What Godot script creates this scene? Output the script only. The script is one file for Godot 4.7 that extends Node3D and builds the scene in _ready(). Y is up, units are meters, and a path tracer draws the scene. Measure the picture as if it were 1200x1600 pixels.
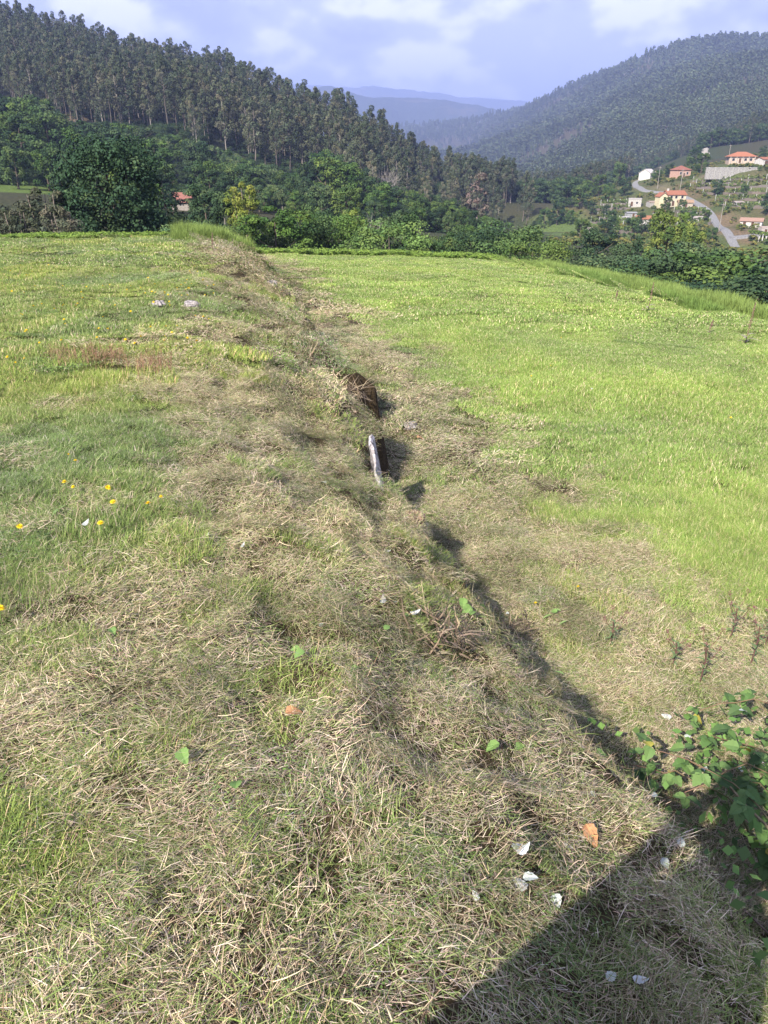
extends Node3D
# A mown terrace bank above a valley. x right, y up, d = -z is the distance ahead of the camera, in metres.

const PITCH := 24.9
const FOCAL := 1186.0            # of the 1200 x 1600 photograph, in its pixels
var eye := Vector3(0, 1.6, 0)
var rng := RandomNumberGenerator.new()
var noise := FastNoiseLite.new()
var fbm := FastNoiseLite.new()
var M := {}
var names := {}
const SHADOW_WAY := Vector3(0.53, 0, -0.848)   # the way shadows fall on level ground
const SUN_HEIGHT := 38.0

# ---------------------------------------------------------------- meshes
class MB:
	var v := PackedVector3Array()
	var n := PackedVector3Array()
	var c := PackedColorArray()
	func tri(a: Vector3, b: Vector3, d: Vector3, col: Color, nn := Vector3.ZERO) -> void:
		var q := nn
		if q == Vector3.ZERO:
			q = (d - a).cross(b - a).normalized()
		v.append(a); v.append(b); v.append(d)
		n.append(q); n.append(q); n.append(q)
		c.append(col); c.append(col); c.append(col)
	func quad(a: Vector3, b: Vector3, d: Vector3, e: Vector3, col: Color) -> void:
		var q := (d - a).cross(b - a)
		if q.length_squared() < 1e-14:
			q = (e - a).cross(d - a)
		q = q.normalized()
		tri(a, b, d, col, q)
		tri(a, d, e, col, q)
	func box(lo: Vector3, hi: Vector3, col := Color.WHITE) -> void:
		var p := [Vector3(lo.x, lo.y, lo.z), Vector3(hi.x, lo.y, lo.z), Vector3(hi.x, hi.y, lo.z), Vector3(lo.x, hi.y, lo.z), Vector3(lo.x, lo.y, hi.z), Vector3(hi.x, lo.y, hi.z), Vector3(hi.x, hi.y, hi.z), Vector3(lo.x, hi.y, hi.z)]
		quad(p[4], p[7], p[6], p[5], col); quad(p[1], p[2], p[3], p[0], col)
		quad(p[0], p[3], p[7], p[4], col); quad(p[5], p[6], p[2], p[1], col)
		quad(p[7], p[3], p[2], p[6], col); quad(p[0], p[4], p[5], p[1], col)
	func tube(path: Array, radii: Array, sides: int, col: Color, col2 := Color(-1, 0, 0)) -> void:
		var rings := []
		for k in path.size():
			var p: Vector3 = path[k]
			var ahead: Vector3 = (path[mini(k + 1, path.size() - 1)] - path[maxi(k - 1, 0)])
			ahead = ahead.normalized()
			var side := ahead.cross(Vector3(0.31, 0.2, 0.93)).normalized()
			if side.length() < 0.5:
				side = ahead.cross(Vector3.RIGHT).normalized()
			var other := side.cross(ahead).normalized()
			var ring := []
			for s in sides:
				var a := TAU * s / sides
				ring.append([p + (side * cos(a) + other * sin(a)) * radii[k], side * cos(a) + other * sin(a)])
			rings.append(ring)
		for k in path.size() - 1:
			var c1 := col if col2.r < 0 else col.lerp(col2, float(k) / (path.size() - 1))
			for s in sides:
				var q := (s + 1) % sides
				var a = rings[k][s]; var b = rings[k + 1][s]; var d = rings[k + 1][q]; var e = rings[k][q]
				for z in [a, d, b, a, e, d]:
					v.append(z[0]); n.append(z[1]); c.append(c1)
		var last = rings[rings.size() - 1]
		for s in range(1, sides - 1):
			tri(last[0][0], last[s][0], last[s + 1][0], col)
	func strip(path: Array, side: Vector3, wid: Array, c1: Color, c2: Color) -> void:   # a blade or a leaf: flat strip along a path
		for k in path.size() - 1:
			var p: Vector3 = path[k]; var q: Vector3 = path[k + 1]
			var nn := side.cross(q - p).normalized()
			var a := c1.lerp(c2, float(k) / (path.size() - 1)); var b := c1.lerp(c2, float(k + 1) / (path.size() - 1))
			var w1: float = wid[k] * 0.5; var w2: float = wid[k + 1] * 0.5
			v.append(p - side * w1); c.append(a); v.append(q - side * w2); c.append(b); v.append(q + side * w2); c.append(b)
			n.append(nn); n.append(nn); n.append(nn)
			if w1 > 0.0001:
				v.append(p - side * w1); c.append(a); v.append(q + side * w2); c.append(b); v.append(p + side * w1); c.append(a)
				n.append(nn); n.append(nn); n.append(nn)
	func leaf(p: Vector3, along: Vector3, across: Vector3, nn: Vector3, col: Color) -> void:   # a diamond
		if across.cross(along).dot(nn) < 0.0:
			across = -across
		var m := p + along * 0.45
		var q := p + along
		v.append(p); v.append(m - across * 0.5); v.append(q)
		v.append(p); v.append(q); v.append(m + across * 0.5)
		for k in 6:
			n.append(nn); c.append(col)
	func mesh(mat: Material) -> ArrayMesh:
		var a := []
		a.resize(Mesh.ARRAY_MAX)
		a[Mesh.ARRAY_VERTEX] = v
		a[Mesh.ARRAY_NORMAL] = n
		a[Mesh.ARRAY_COLOR] = c
		var m := ArrayMesh.new()
		m.add_surface_from_arrays(Mesh.PRIMITIVE_TRIANGLES, a)
		m.surface_set_material(0, mat)
		return m

class Buf:                       # the copies of one MultiMesh
	var b := PackedFloat32Array()
	var count := 0
	func put(t: Transform3D, c: Color) -> void:
		var x := t.basis.x; var y := t.basis.y; var z := t.basis.z; var o := t.origin
		b.append_array(PackedFloat32Array([x.x, y.x, z.x, o.x, x.y, y.y, z.y, o.y, x.z, y.z, z.z, o.z, c.r, c.g, c.b, 1.0]))
		count += 1

# ---------------------------------------------------------------- naming
func numbered(called: String) -> String:
	var k: int = names.get(called, 0)
	names[called] = k + 1
	return called if k == 0 else "%s_%03d" % [called, k]

func tag(o: Node, label: String, category := "", group := "", kind := "") -> Node:
	o.set_meta("label", label)
	if category: o.set_meta("category", category)
	if group: o.set_meta("group", group)
	if kind: o.set_meta("kind", kind)
	return o

func thing(called: String, at: Vector3, label: String, category: String, group := "", turn := 0.0) -> Node3D:
	var o := Node3D.new()
	o.name = numbered(called)
	add_child(o)
	o.position = at
	o.rotation.y = turn
	tag(o, label, category, group)
	return o

func part(called: String, mesh: Mesh, parent: Node, at := Vector3.ZERO) -> MeshInstance3D:
	var o := MeshInstance3D.new()
	o.mesh = mesh
	o.name = called
	o.position = at
	parent.add_child(o, true)
	return o

func single(called: String, mesh: Mesh, at: Vector3, label: String, category: String, group := "", kind := "") -> MeshInstance3D:
	var o := MeshInstance3D.new()
	o.mesh = mesh
	o.name = numbered(called)
	add_child(o)
	o.position = at
	tag(o, label, category, group, kind)
	return o

func multi(called: String, mesh: Mesh, buf: Buf, label: String, category: String) -> void:
	if buf.count == 0:
		return
	var mm := MultiMesh.new()
	mm.transform_format = MultiMesh.TRANSFORM_3D
	mm.use_colors = true
	mm.mesh = mesh
	mm.instance_count = buf.count
	mm.buffer = buf.b
	var o := MultiMeshInstance3D.new()
	o.multimesh = mm
	o.name = numbered(called)
	add_child(o)
	tag(o, label, category, "", "stuff")

# ---------------------------------------------------------------- the place
func px_ray(px: float, py: float) -> Vector3:
	var p := deg_to_rad(PITCH)
	var u := (px - 600.0) / FOCAL
	var w := (800.0 - py) / FOCAL
	return Vector3(u, w * cos(p) - sin(p), -(cos(p) + w * sin(p)))

func at_px(px: float, py: float, d: float) -> Vector3:
	var r := px_ray(px, py)
	return eye + r * (d / -r.z)

func lip_x(d: float) -> float:
	return 1.46 - 0.183 * d - 0.00115 * d * absf(d)

func N(a: float, b: float) -> float:
	return noise.get_noise_2d(a, b)

func sst(a: float, b: float, x: float) -> float:
	return smoothstep(a, b, x)

func out_of_field(x: float, d: float) -> float:      # metres past the field's edge, negative inside
	var t := x - lip_x(d)
	var far := lerpf(31.0, 43.0, sst(-0.3, 0.3, t)) + 0.8 * N(x * 0.15, 3.0)
	var right := x - (10.9 - 0.14 * (d - 22.0)) + 0.4 * N(d * 0.2, 9.0)
	return maxf(d - far, right)

func bank_t(x: float, d: float) -> float:
	var bite := 0.0                              # hollows broken out of the bank's face
	for b in [[2.9, 3.9, 0.12], [7.5, 9.1, 0.30], [10.6, 12.4, 0.42], [14.6, 17.0, 0.42], [19.5, 22.5, 0.45], [25.0, 27.5, 0.4]]:
		if d > b[0] and d < b[1] + 0.3:
			bite = b[2] * sst(b[0], b[1], d) * (1.0 - sst(b[1], b[1] + 0.25, d))
	return x - lip_x(d) + bite + 0.46 * exp(-pow((d - 6.35) / 1.2, 2.0)) + (0.22 * N(d * 0.42, 0.0) + 0.10 * N(d * 1.6, 7.3)) * sst(0.5, 3.0, d) + 0.03 * N(d * 6.0, x * 4.0)

var mounds := []
func field_h(x: float, d: float) -> float:
	var t := bank_t(x, d)
	var g := -0.025 * d - 0.0004 * d * absf(d)
	var up := 0.0
	if t > -2.4:
		var e := (minf(t, 0.05) + 2.4) / 2.4
		up = -0.74 * pow(e, 2.6) * lerpf(0.75, 1.0, sst(1.0, 4.0, d))
		up += 0.07 * N(x * 1.6 + 40.0, d * 1.1) * sst(-2.4, -1.0, t) + 0.04 * N(x * 4.0, d * 2.6) * sst(-2.2, -0.8, t)
	else:
		up = -0.0016 * (t + 2.4) * (t + 2.4)
	var low := -1.22 - 0.0015 * t * absf(t) + 0.04 * exp(-pow((t - 0.9) / 0.35, 2.0))
	var h := lerpf(up, low, sst(-0.01, 0.09, t)) + g
	h += 0.05 * N(x * 0.35, d * 0.3 + 50.0) + 0.022 * N(x * 2.1, d * 2.1) * (1.0 - 0.6 * sst(1.0, 2.5, t))
	for m in mounds:
		var q: float = (Vector2(x, d) - m[0]).length_squared() / (m[1] * m[1])
		if q < 6.0:
			h += m[2] * exp(-q)
	# a low second terrace step across the right of the lower field
	var st := x - (9.2 - 0.12 * (d - 20.0))
	h -= 0.25 * sst(-0.3, 0.3, st) * sst(16.0, 22.0, d)
	var out := out_of_field(x, d)
	if out > 0.0:
		h -= 0.04 * out + 0.5 * pow(maxf(out - 2.6, 0.0), 1.25)
	return h

var tps_p := PackedVector2Array()
var tps_w := PackedFloat64Array()
func tps_kernel(q: float) -> float:      # q is the squared distance
	return 0.0 if q < 1e-9 else 0.5 * q * log(q)

func tps_solve(pts: Array) -> void:
	var n := pts.size()
	var a := []
	for i in n + 3:
		var row := PackedFloat64Array()
		row.resize(n + 4)
		a.append(row)
	for i in n:
		tps_p.append(Vector2(pts[i].x, -pts[i].z) / 200.0)
	for i in n:
		for j in n:
			a[i][j] = tps_kernel(tps_p[i].distance_squared_to(tps_p[j]))
		a[i][i] += 0.0006
		a[i][n] = 1.0; a[i][n + 1] = tps_p[i].x; a[i][n + 2] = tps_p[i].y
		a[n][i] = 1.0; a[n + 1][i] = tps_p[i].x; a[n + 2][i] = tps_p[i].y
		a[i][n + 3] = pts[i].y
	var w := n + 3
	for k in w:
		var best := k
		for i in range(k + 1, w):
			if absf(a[i][k]) > absf(a[best][k]): best = i
		var s = a[k]; a[k] = a[best]; a[best] = s
		var rk: PackedFloat64Array = a[k]
		for i in range(k + 1, w):
			var f: float = a[i][k] / rk[k]
			if f != 0.0:
				var ri: PackedFloat64Array = a[i]
				for j in range(k, w + 1):
					ri[j] -= f * rk[j]
				a[i] = ri
	tps_w.resize(w)
	for k in range(w - 1, -1, -1):
		var s: float = a[k][w]
		for j in range(k + 1, w):
			s -= a[k][j] * tps_w[j]
		tps_w[k] = s / a[k][k]

func valley_h(x: float, d: float) -> float:
	var q := Vector2(x, d) / 200.0
	var n := tps_p.size()
	var s := tps_w[n] + tps_w[n + 1] * q.x + tps_w[n + 2] * q.y
	for i in n:
		var r := q.distance_squared_to(tps_p[i])
		if r > 1e-9:
			s += tps_w[i] * 0.5 * r * log(r)
	var r2 := sqrt(x * x + d * d)
	var amp := clampf((r2 - 60.0) / 400.0, 0.0, 1.0)
	return s + amp * (2.0 * N(x * 0.02, d * 0.02) + 0.006 * minf(r2, 3000.0) * fbm.get_noise_2d(x * 0.004, d * 0.004))

func ground_h(x: float, d: float) -> float:
	if d > 70.0 or d < -30.0 or absf(x) > 45.0:
		return valley_h(x, d)
	return maxf(field_h(x, d), valley_h(x, d))

func on_ground(px: float, py: float) -> Vector3:      # where the ray through a pixel meets the ground
	var r := px_ray(px, py)
	r /= -r.z
	var d := 0.5
	var before := d
	while d < 5000.0:
		var p := eye + r * d
		if p.y < ground_h(p.x, d):
			var a := before
			var b := d
			for k in 12:
				var m := (a + b) * 0.5
				var pm := eye + r * m
				if pm.y < ground_h(pm.x, m): b = m
				else: a = m
			return eye + r * b
		before = d
		d = d * 1.015 + 0.03
	return eye + r * 400.0

func put(x: float, d: float, lift := 0.0) -> Vector3:
	return Vector3(x, ground_h(x, d) + lift, -d)

# ---------------------------------------------------------------- materials
func mat(name_: String, col := Color.WHITE, rough := 0.9, back := Color.BLACK) -> StandardMaterial3D:
	var m := StandardMaterial3D.new()
	m.vertex_color_use_as_albedo = true
	m.albedo_color = col.linear_to_srgb()
	m.roughness = rough
	m.metallic_specular = 0.25
	m.cull_mode = BaseMaterial3D.CULL_DISABLED
	if back != Color.BLACK:
		m.backlight_enabled = true
		m.backlight = back
	m.resource_name = name_
	M[name_] = m
	return m

func noise_tex(freq: float, seed_: int, ramp: Array, size := 512, oct := 5) -> NoiseTexture2D:
	var f := FastNoiseLite.new()
	f.noise_type = FastNoiseLite.TYPE_SIMPLEX_SMOOTH
	f.frequency = freq
	f.seed = seed_
	f.fractal_octaves = oct
	var g := Gradient.new()
	g.offsets = PackedFloat32Array(range(ramp.size()).map(func(k): return float(k) / (ramp.size() - 1)))
	g.colors = PackedColorArray(ramp)
	var t := NoiseTexture2D.new()
	t.width = size; t.height = size
	t.seamless = true
	t.noise = f
	t.color_ramp = g
	return t

func jitter(c: Color, k: float) -> Color:
	var f := 1.0 + rng.randf_range(-k, k)
	return Color(c.r * f * (1.0 + rng.randf_range(-k, k) * 0.3), c.g * f, c.b * f * (1.0 + rng.randf_range(-k, k) * 0.4))

func rdir() -> Vector3:
	var y := rng.randf_range(-1, 1)
	var a := rng.randf() * TAU
	var r := sqrt(1.0 - y * y)
	return Vector3(r * cos(a), y, r * sin(a))

func make_materials() -> void:
	mat("grass", Color.WHITE, 0.75, Color(0.25, 0.25, 0.25))
	mat("straw", Color.WHITE, 0.8)
	mat("leaf", Color.WHITE, 0.6, Color(0.3, 0.3, 0.3))
	mat("leaf_far", Color.WHITE, 0.8, Color(0.2, 0.2, 0.2))
	mat("petal", Color.WHITE, 0.7, Color(0.3, 0.3, 0.3))
	mat("plain", Color.WHITE, 0.9)
	var soil := mat("soil", Color.WHITE, 1.0)
	soil.uv1_triplanar = true
	soil.uv1_world_triplanar = true
	soil.uv1_scale = Vector3.ONE * 2.6
	soil.albedo_texture = noise_tex(0.03, 5, [Color(0.45, 0.42, 0.38), Color(0.75, 0.72, 0.66), Color(1, 1, 1)])
	var land := mat("land", Color.WHITE, 1.0)
	land.uv1_triplanar = true
	land.uv1_world_triplanar = true
	land.uv1_scale = Vector3.ONE * 0.035
	land.albedo_texture = noise_tex(0.03, 6, [Color(0.5, 0.55, 0.5), Color(0.8, 0.8, 0.75), Color(1, 0.98, 0.9)], 1024, 7)
	var bark := mat("bark", Color.WHITE, 0.95)
	bark.uv1_triplanar = true
	bark.uv1_scale = Vector3(1.2, 0.25, 1.2)
	bark.albedo_texture = noise_tex(0.04, 8, [Color(0.45, 0.42, 0.4), Color(0.85, 0.83, 0.8), Color(1, 1, 1)])
	var stone := mat("stone", Color.WHITE, 0.95)
	stone.uv1_triplanar = true
	stone.uv1_scale = Vector3.ONE * 2.2
	stone.albedo_texture = noise_tex(0.022, 9, [Color(0.25, 0.24, 0.24), Color(0.55, 0.53, 0.52), Color(0.9, 0.88, 0.87), Color(0.95, 0.94, 0.93)])
	stone.normal_enabled = true
	var sn := noise_tex(0.03, 12, [Color.BLACK, Color.WHITE])
	sn.as_normal_map = true
	sn.bump_strength = 6.0
	stone.normal_texture = sn
	var plaster := mat("plaster", Color.WHITE, 0.95)
	plaster.uv1_triplanar = true
	plaster.uv1_scale = Vector3.ONE * 0.22
	plaster.albedo_texture = noise_tex(0.02, 10, [Color(0.62, 0.6, 0.57), Color(0.9, 0.89, 0.87), Color(1, 1, 1)])
	var tile := mat("tile", Color.WHITE, 0.9)
	tile.uv1_triplanar = true
	tile.uv1_scale = Vector3.ONE * 0.35
	tile.albedo_texture = noise_tex(0.06, 11, [Color(0.6, 0.55, 0.52), Color(0.9, 0.88, 0.86), Color(1, 1, 1)])
	var asphalt := mat("asphalt", Color.WHITE, 0.9)
	asphalt.uv1_triplanar = true
	asphalt.uv1_world_triplanar = true
	asphalt.uv1_scale = Vector3.ONE * 0.15
	asphalt.albedo_texture = noise_tex(0.02, 13, [Color(0.7, 0.7, 0.7), Color(0.92, 0.92, 0.92), Color(1, 1, 1)])

# ---------------------------------------------------------------- build
func _ready() -> void:
	rng.seed = 20240611
	noise.noise_type = FastNoiseLite.TYPE_SIMPLEX_SMOOTH
	noise.frequency = 1.0
	noise.fractal_type = FastNoiseLite.FRACTAL_NONE
	noise.seed = 4
	fbm.noise_type = FastNoiseLite.TYPE_SIMPLEX_SMOOTH
	fbm.frequency = 1.0
	fbm.fractal_octaves = 5
	fbm.seed = 11
	set_camera_and_light()
	make_materials()
	shape_valley()
	build_field()
	build_valley()
	build_far_hills()
	build_village()
	build_trees()
	build_grass()
	build_bank_things()
	build_flowers()
	build_bramble()
	build_photographer()

func set_camera_and_light() -> void:
	var cam := Camera3D.new()
	cam.name = "camera"
	cam.fov = 2.0 * rad_to_deg(atan(800.0 / FOCAL))
	cam.near = 0.05
	cam.far = 20000.0
	cam.position = eye
	cam.rotation_degrees = Vector3(-PITCH, 0, 0)
	add_child(cam)
	var sun := DirectionalLight3D.new()
	sun.name = "sun"
	sun.light_energy = 1.6
	sun.light_color = Color(1.0, 0.975, 0.935)
	sun.light_angular_distance = 0.5
	sun.shadow_enabled = true
	var a := deg_to_rad(SUN_HEIGHT)
	var way := SHADOW_WAY.normalized() * cos(a) + Vector3.DOWN * sin(a)
	add_child(sun)
	sun.look_at_from_position(Vector3.ZERO, way, Vector3.UP)
	var env := Environment.new()
	env.tonemap_mode = Environment.TONE_MAPPER_LINEAR
	env.tonemap_exposure = 2.35
	env.background_mode = Environment.BG_SKY
	env.background_energy_multiplier = 0.64
	env.ssao_enabled = true
	env.ssil_enabled = true
	env.sdfgi_enabled = true
	env.fog_enabled = true
	env.fog_density = 0.00028
	env.fog_light_color = Color(0.70, 0.77, 1.0)
	var sky := Sky.new()
	var sm := PanoramaSkyMaterial.new()
	sm.panorama = cloudy_sky(3072)
	sky.sky_material = sm
	env.sky = sky
	var we := WorldEnvironment.new()
	we.name = "air"
	we.environment = env
	add_child(we)

func cloudy_sky(w: int) -> ImageTexture:
	var h := w / 2
	var data := PackedFloat32Array()
	data.resize(w * h * 3)
	var f1 := FastNoiseLite.new()
	f1.noise_type = FastNoiseLite.TYPE_SIMPLEX_SMOOTH
	f1.frequency = 1.0
	f1.fractal_octaves = 6
	f1.fractal_gain = 0.5
	f1.seed = 31
	var f2 := FastNoiseLite.new()
	f2.noise_type = FastNoiseLite.TYPE_CELLULAR
	f2.frequency = 1.0
	f2.fractal_octaves = 3
	f2.cellular_return_type = FastNoiseLite.RETURN_DISTANCE
	f2.seed = 5
	var grey := Color(0.44, 0.48, 0.83)
	var mid := Color(0.64, 0.69, 1.0)
	var lit := Color(1.16, 1.17, 1.25)
	var k := 0
	for j in h:
		var el := (0.5 - (j + 0.5) / h) * PI
		for i in w:
			var c := mid
			if el > -0.02:
				var az := (i + 0.5) / w * TAU
				var ce := cos(el)
				# clouds stand lower and flatter towards the horizon
				var p := Vector3(sin(az) * ce, sin(el) * 1.9, cos(az) * ce)
				var s := f1.get_noise_3dv(p * 3.4)
				var warp := Vector3(s, s * 0.6, -s) * 0.05
				var puff := f2.get_noise_3dv((p + warp) * 9.0 + Vector3(f1.get_noise_3dv(p * 25.0), f1.get_noise_3dv(p * 25.0 + Vector3.ONE * 7.0), 0.0) * 0.35)          # -1 in the middle of a puff
				var dens := f1.get_noise_3dv(p * 9.0 + Vector3(9, 3, 1)) + 0.42 * -puff - 0.16
				var clear := Color(0.09, 0.17, 0.46)
				c = mid.lerp(lit, smoothstep(-0.08, 0.42, dens + 0.5 * s))
				c = c.lerp(grey, 0.85 * smoothstep(0.02, 0.5, -dens + 0.35 * s + 0.1 * f1.get_noise_3dv(p * 20.0)))
				c = c.lerp(clear, smoothstep(0.15, 0.42, el) * smoothstep(-0.42, 0.05, -dens - 0.3 * s))
				c = c.lerp(Color(0.68, 0.73, 1.02), 0.6 * exp(-maxf(el, 0.0) / 0.05))
			data[k] = c.r; data[k + 1] = c.g; data[k + 2] = c.b
			k += 3
	var im := Image.create_from_data(w, h, false, Image.FORMAT_RGBF, data.to_byte_array())
	return ImageTexture.create_from_image(im)

func shape_valley() -> void:
	var pts := []
	# [pixel x, pixel y, distance ahead, height above ground] of points seen on the ground or on tree tops
	for a in [
		[-150, -15, 520, 17], [0, 12, 460, 17], [100, 24, 450, 17], [200, 52, 440, 17], [300, 80, 420, 17], [390, 100, 410, 17], [450, 137, 380, 17], [510, 157, 350, 17], [560, 168, 320, 16], [610, 198, 300, 16], [650, 218, 290, 15], [700, 258, 285, 14], [760, 292, 280, 13], [800, 332, 270, 10],
		[-120, 185, 300, 0], [0, 190, 290, 0], [100, 190, 285, 0], [200, 205, 270, 0], [300, 222, 255, 0], [380, 262, 250, 0], [440, 277, 245, 0], [520, 297, 240, 0], [600, 330, 230, 0], [700, 345, 225, 0],
		[0, 300, 110, 0], [-150, 300, 120, 0], [200, 330, 110, 0], [400, 345, 100, 0], [600, 365, 110, 0], [750, 370, 120, 0], [280, 300, 180, 0], [450, 325, 160, 0], [560, 350, 150, 0], [100, 250, 200, 0], [680, 365, 165, 0],
		[830, 348, 270, 0], [880, 365, 215, 0], [900, 350, 260, 0], [870, 325, 400, 0], [830, 310, 500, 0], [780, 365, 170, 0], [800, 335, 380, 3],
		[1100, 412, 110, 0], [1000, 397, 140, 0], [1190, 402, 160, 0], [900, 385, 150, 0],
		[1150, 268, 292, 0], [1195, 264, 305, 0], [1062, 276, 330, 0], [1010, 277, 350, 0], [1045, 322, 270, 0], [1005, 295, 315, 0], [1010, 352, 240, 0], [1130, 360, 212, 0], [1175, 352, 222, 0], [1150, 385, 196, 0], [1190, 310, 262, 0], [1120, 300, 282, 0], [960, 333, 270, 0], [920, 365, 225, 0], [945, 300, 335, 0], [1260, 300, 270, 0], [1260, 350, 220, 0],
		[1200, 200, 450, 10], [1100, 215, 480, 8], [1000, 242, 500, 12], [920, 270, 500, 12], [860, 292, 560, 12], [1300, 180, 450, 10],
		[1200, 130, 800, 10], [1100, 150, 850, 10], [1000, 172, 930, 10], [900, 215, 1000, 10], [830, 255, 1000, 10], [770, 268, 1100, 10], [1320, 110, 800, 10],
		[1320, 92, 1300, 10], [1200, 90, 1350, 10], [1100, 90, 1450, 10], [1000, 96, 1650, 10], [900, 133, 2000, 10], [840, 162, 2300, 10], [760, 184, 2700, 10], [700, 198, 3000, 10], [640, 209, 3300, 10],
		[1100, 105, 1150, 10], [1000, 132, 1300, 10], [900, 177, 1500, 10], [800, 213, 1800, 10], [720, 228, 2200, 10], [690, 245, 1500, 10],
		[1200, 57, 2200, 120], [1000, 87, 2500, 120], [840, 162, 3300, 120], [640, 209, 4000, 60], [300, 200, 3500, 0], [0, 60, 750, 40], [300, 120, 750, 45], [500, 190, 700, 50], [-400, 0, 500, 15], [-400, 200, 200, 0], [500, 220, 1400, 40], [0, 60, 1800, 40],
	]:
		var p := at_px(a[0], a[1], a[2])
		pts.append(p - Vector3(0, a[3], 0))
	# the hill the field lies on, kept under the field itself
	for a in [[0, -70, 3], [-90, -60, 5], [90, -70, -4], [-90, 30, 0], [-45, 20, -2.5], [0, 8, -2.6], [-15, 8, -1.8], [-18, 30, -4], [-6, 36, -5], [4, 30, -5], [4, 46, -6], [10, 12, -4.5], [12, 35, -6.5], [24, 20, -9], [45, 10, -12], [30, 45, -10], [90, 30, -14], [70, 80, -14], [150, 60, -10], [-12, 48, -4.2], [-40, 48, -3.6], [-2, 56, -6.5], [220, 120, 0], [0, -300, 10], [-300, -100, 20], [300, -200, 5], [420, 250, 30]]:
		pts.append(Vector3(a[0], a[2], -a[1]))
	tps_solve(pts)
	var m := on_ground(637, 672)
	mounds = [[Vector2(m.x, -m.z), 0.28, 0.16], [Vector2(0.75, 3.1), 0.3, 0.08]]

func sheet(xs: Array, ds: Array, height: Callable, color: Callable, material: Material, bent := false) -> ArrayMesh:
	var nx := xs.size()
	var nd := ds.size()
	var v := PackedVector3Array()
	var c := PackedColorArray()
	var n := PackedVector3Array()
	var ix := PackedInt32Array()
	for j in nd:
		for i in nx:
			var x: float = xs[i] + (lip_x(ds[j]) if bent else 0.0)
			v.append(Vector3(x, height.call(x, ds[j]), -ds[j]))
	for j in nd:
		for i in nx:
			var a := v[j * nx + maxi(i - 1, 0)]; var b := v[j * nx + mini(i + 1, nx - 1)]
			var e := v[maxi(j - 1, 0) * nx + i]; var f := v[mini(j + 1, nd - 1) * nx + i]
			var q := (b - a).cross(f - e).normalized()
			if q.y < 0: q = -q
			n.append(q)
			c.append(color.call(v[j * nx + i], q))
	for j in nd - 1:
		for i in nx - 1:
			var a := j * nx + i
			ix.append_array(PackedInt32Array([a, a + nx, a + nx + 1, a, a + nx + 1, a + 1]))
	var arr := []
	arr.resize(Mesh.ARRAY_MAX)
	arr[Mesh.ARRAY_VERTEX] = v; arr[Mesh.ARRAY_NORMAL] = n; arr[Mesh.ARRAY_COLOR] = c; arr[Mesh.ARRAY_INDEX] = ix
	var m := ArrayMesh.new()
	m.add_surface_from_arrays(Mesh.PRIMITIVE_TRIANGLES, arr)
	m.surface_set_material(0, material)
	return m

func steps(from: float, to: float, first: float, grow: float) -> Array:
	var out := [from]
	var s := first
	var x := from
	while x < to:
		x += s
		s *= grow
		out.append(x)
	return out

func hay_share(x: float, d: float) -> float:       # how much of the ground is cut, dry grass
	var t := bank_t(x, d) + 0.7 * N(x * 0.7, d * 0.45 + 20.0) + 0.3 * N(x * 2.3, d * 2.0)
	var left := lerpf(-2.25, -1.75, sst(2.0, 7.0, d))
	return sst(left - 0.9, left + 0.7, t) * (1.0 - sst(1.4, 2.6, t))

func build_field() -> void:
	var ts := []
	for a in steps(4.0, 34.0, 0.25, 1.09): ts.push_front(-a)
	for k in range(-39, -5): ts.append(k * 0.1)
	for k in range(-24, 13): ts.append(k * 0.025)
	for k in range(4, 30): ts.append(k * 0.1)
	ts.append_array(steps(3.0, 32.0, 0.2, 1.07))
	var ds := [-8.0, -5.0, -3.0, -2.0, -1.4]
	for k in range(-10, 110): ds.append(k * 0.08)
	ds.append_array(steps(8.8, 62.0, 0.1, 1.02))
	var soil := Color(0.085, 0.065, 0.042)
	var turf := Color(0.075, 0.09, 0.03)
	var hay := Color(0.10, 0.08, 0.05)
	var m := sheet(ts, ds, field_h, func(p: Vector3, q: Vector3) -> Color:
		var s := hay_share(p.x, -p.z)
		var c := turf.lerp(hay, s)
		return c.lerp(soil, 1.0 - sst(0.35, 0.8, q.y)), M.soil, true)
	var o := single("field_ground", m, Vector3.ZERO, "mown terraced field with a grassy bank running along it", "field", "", "structure")
	o.name = "field_ground"

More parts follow.
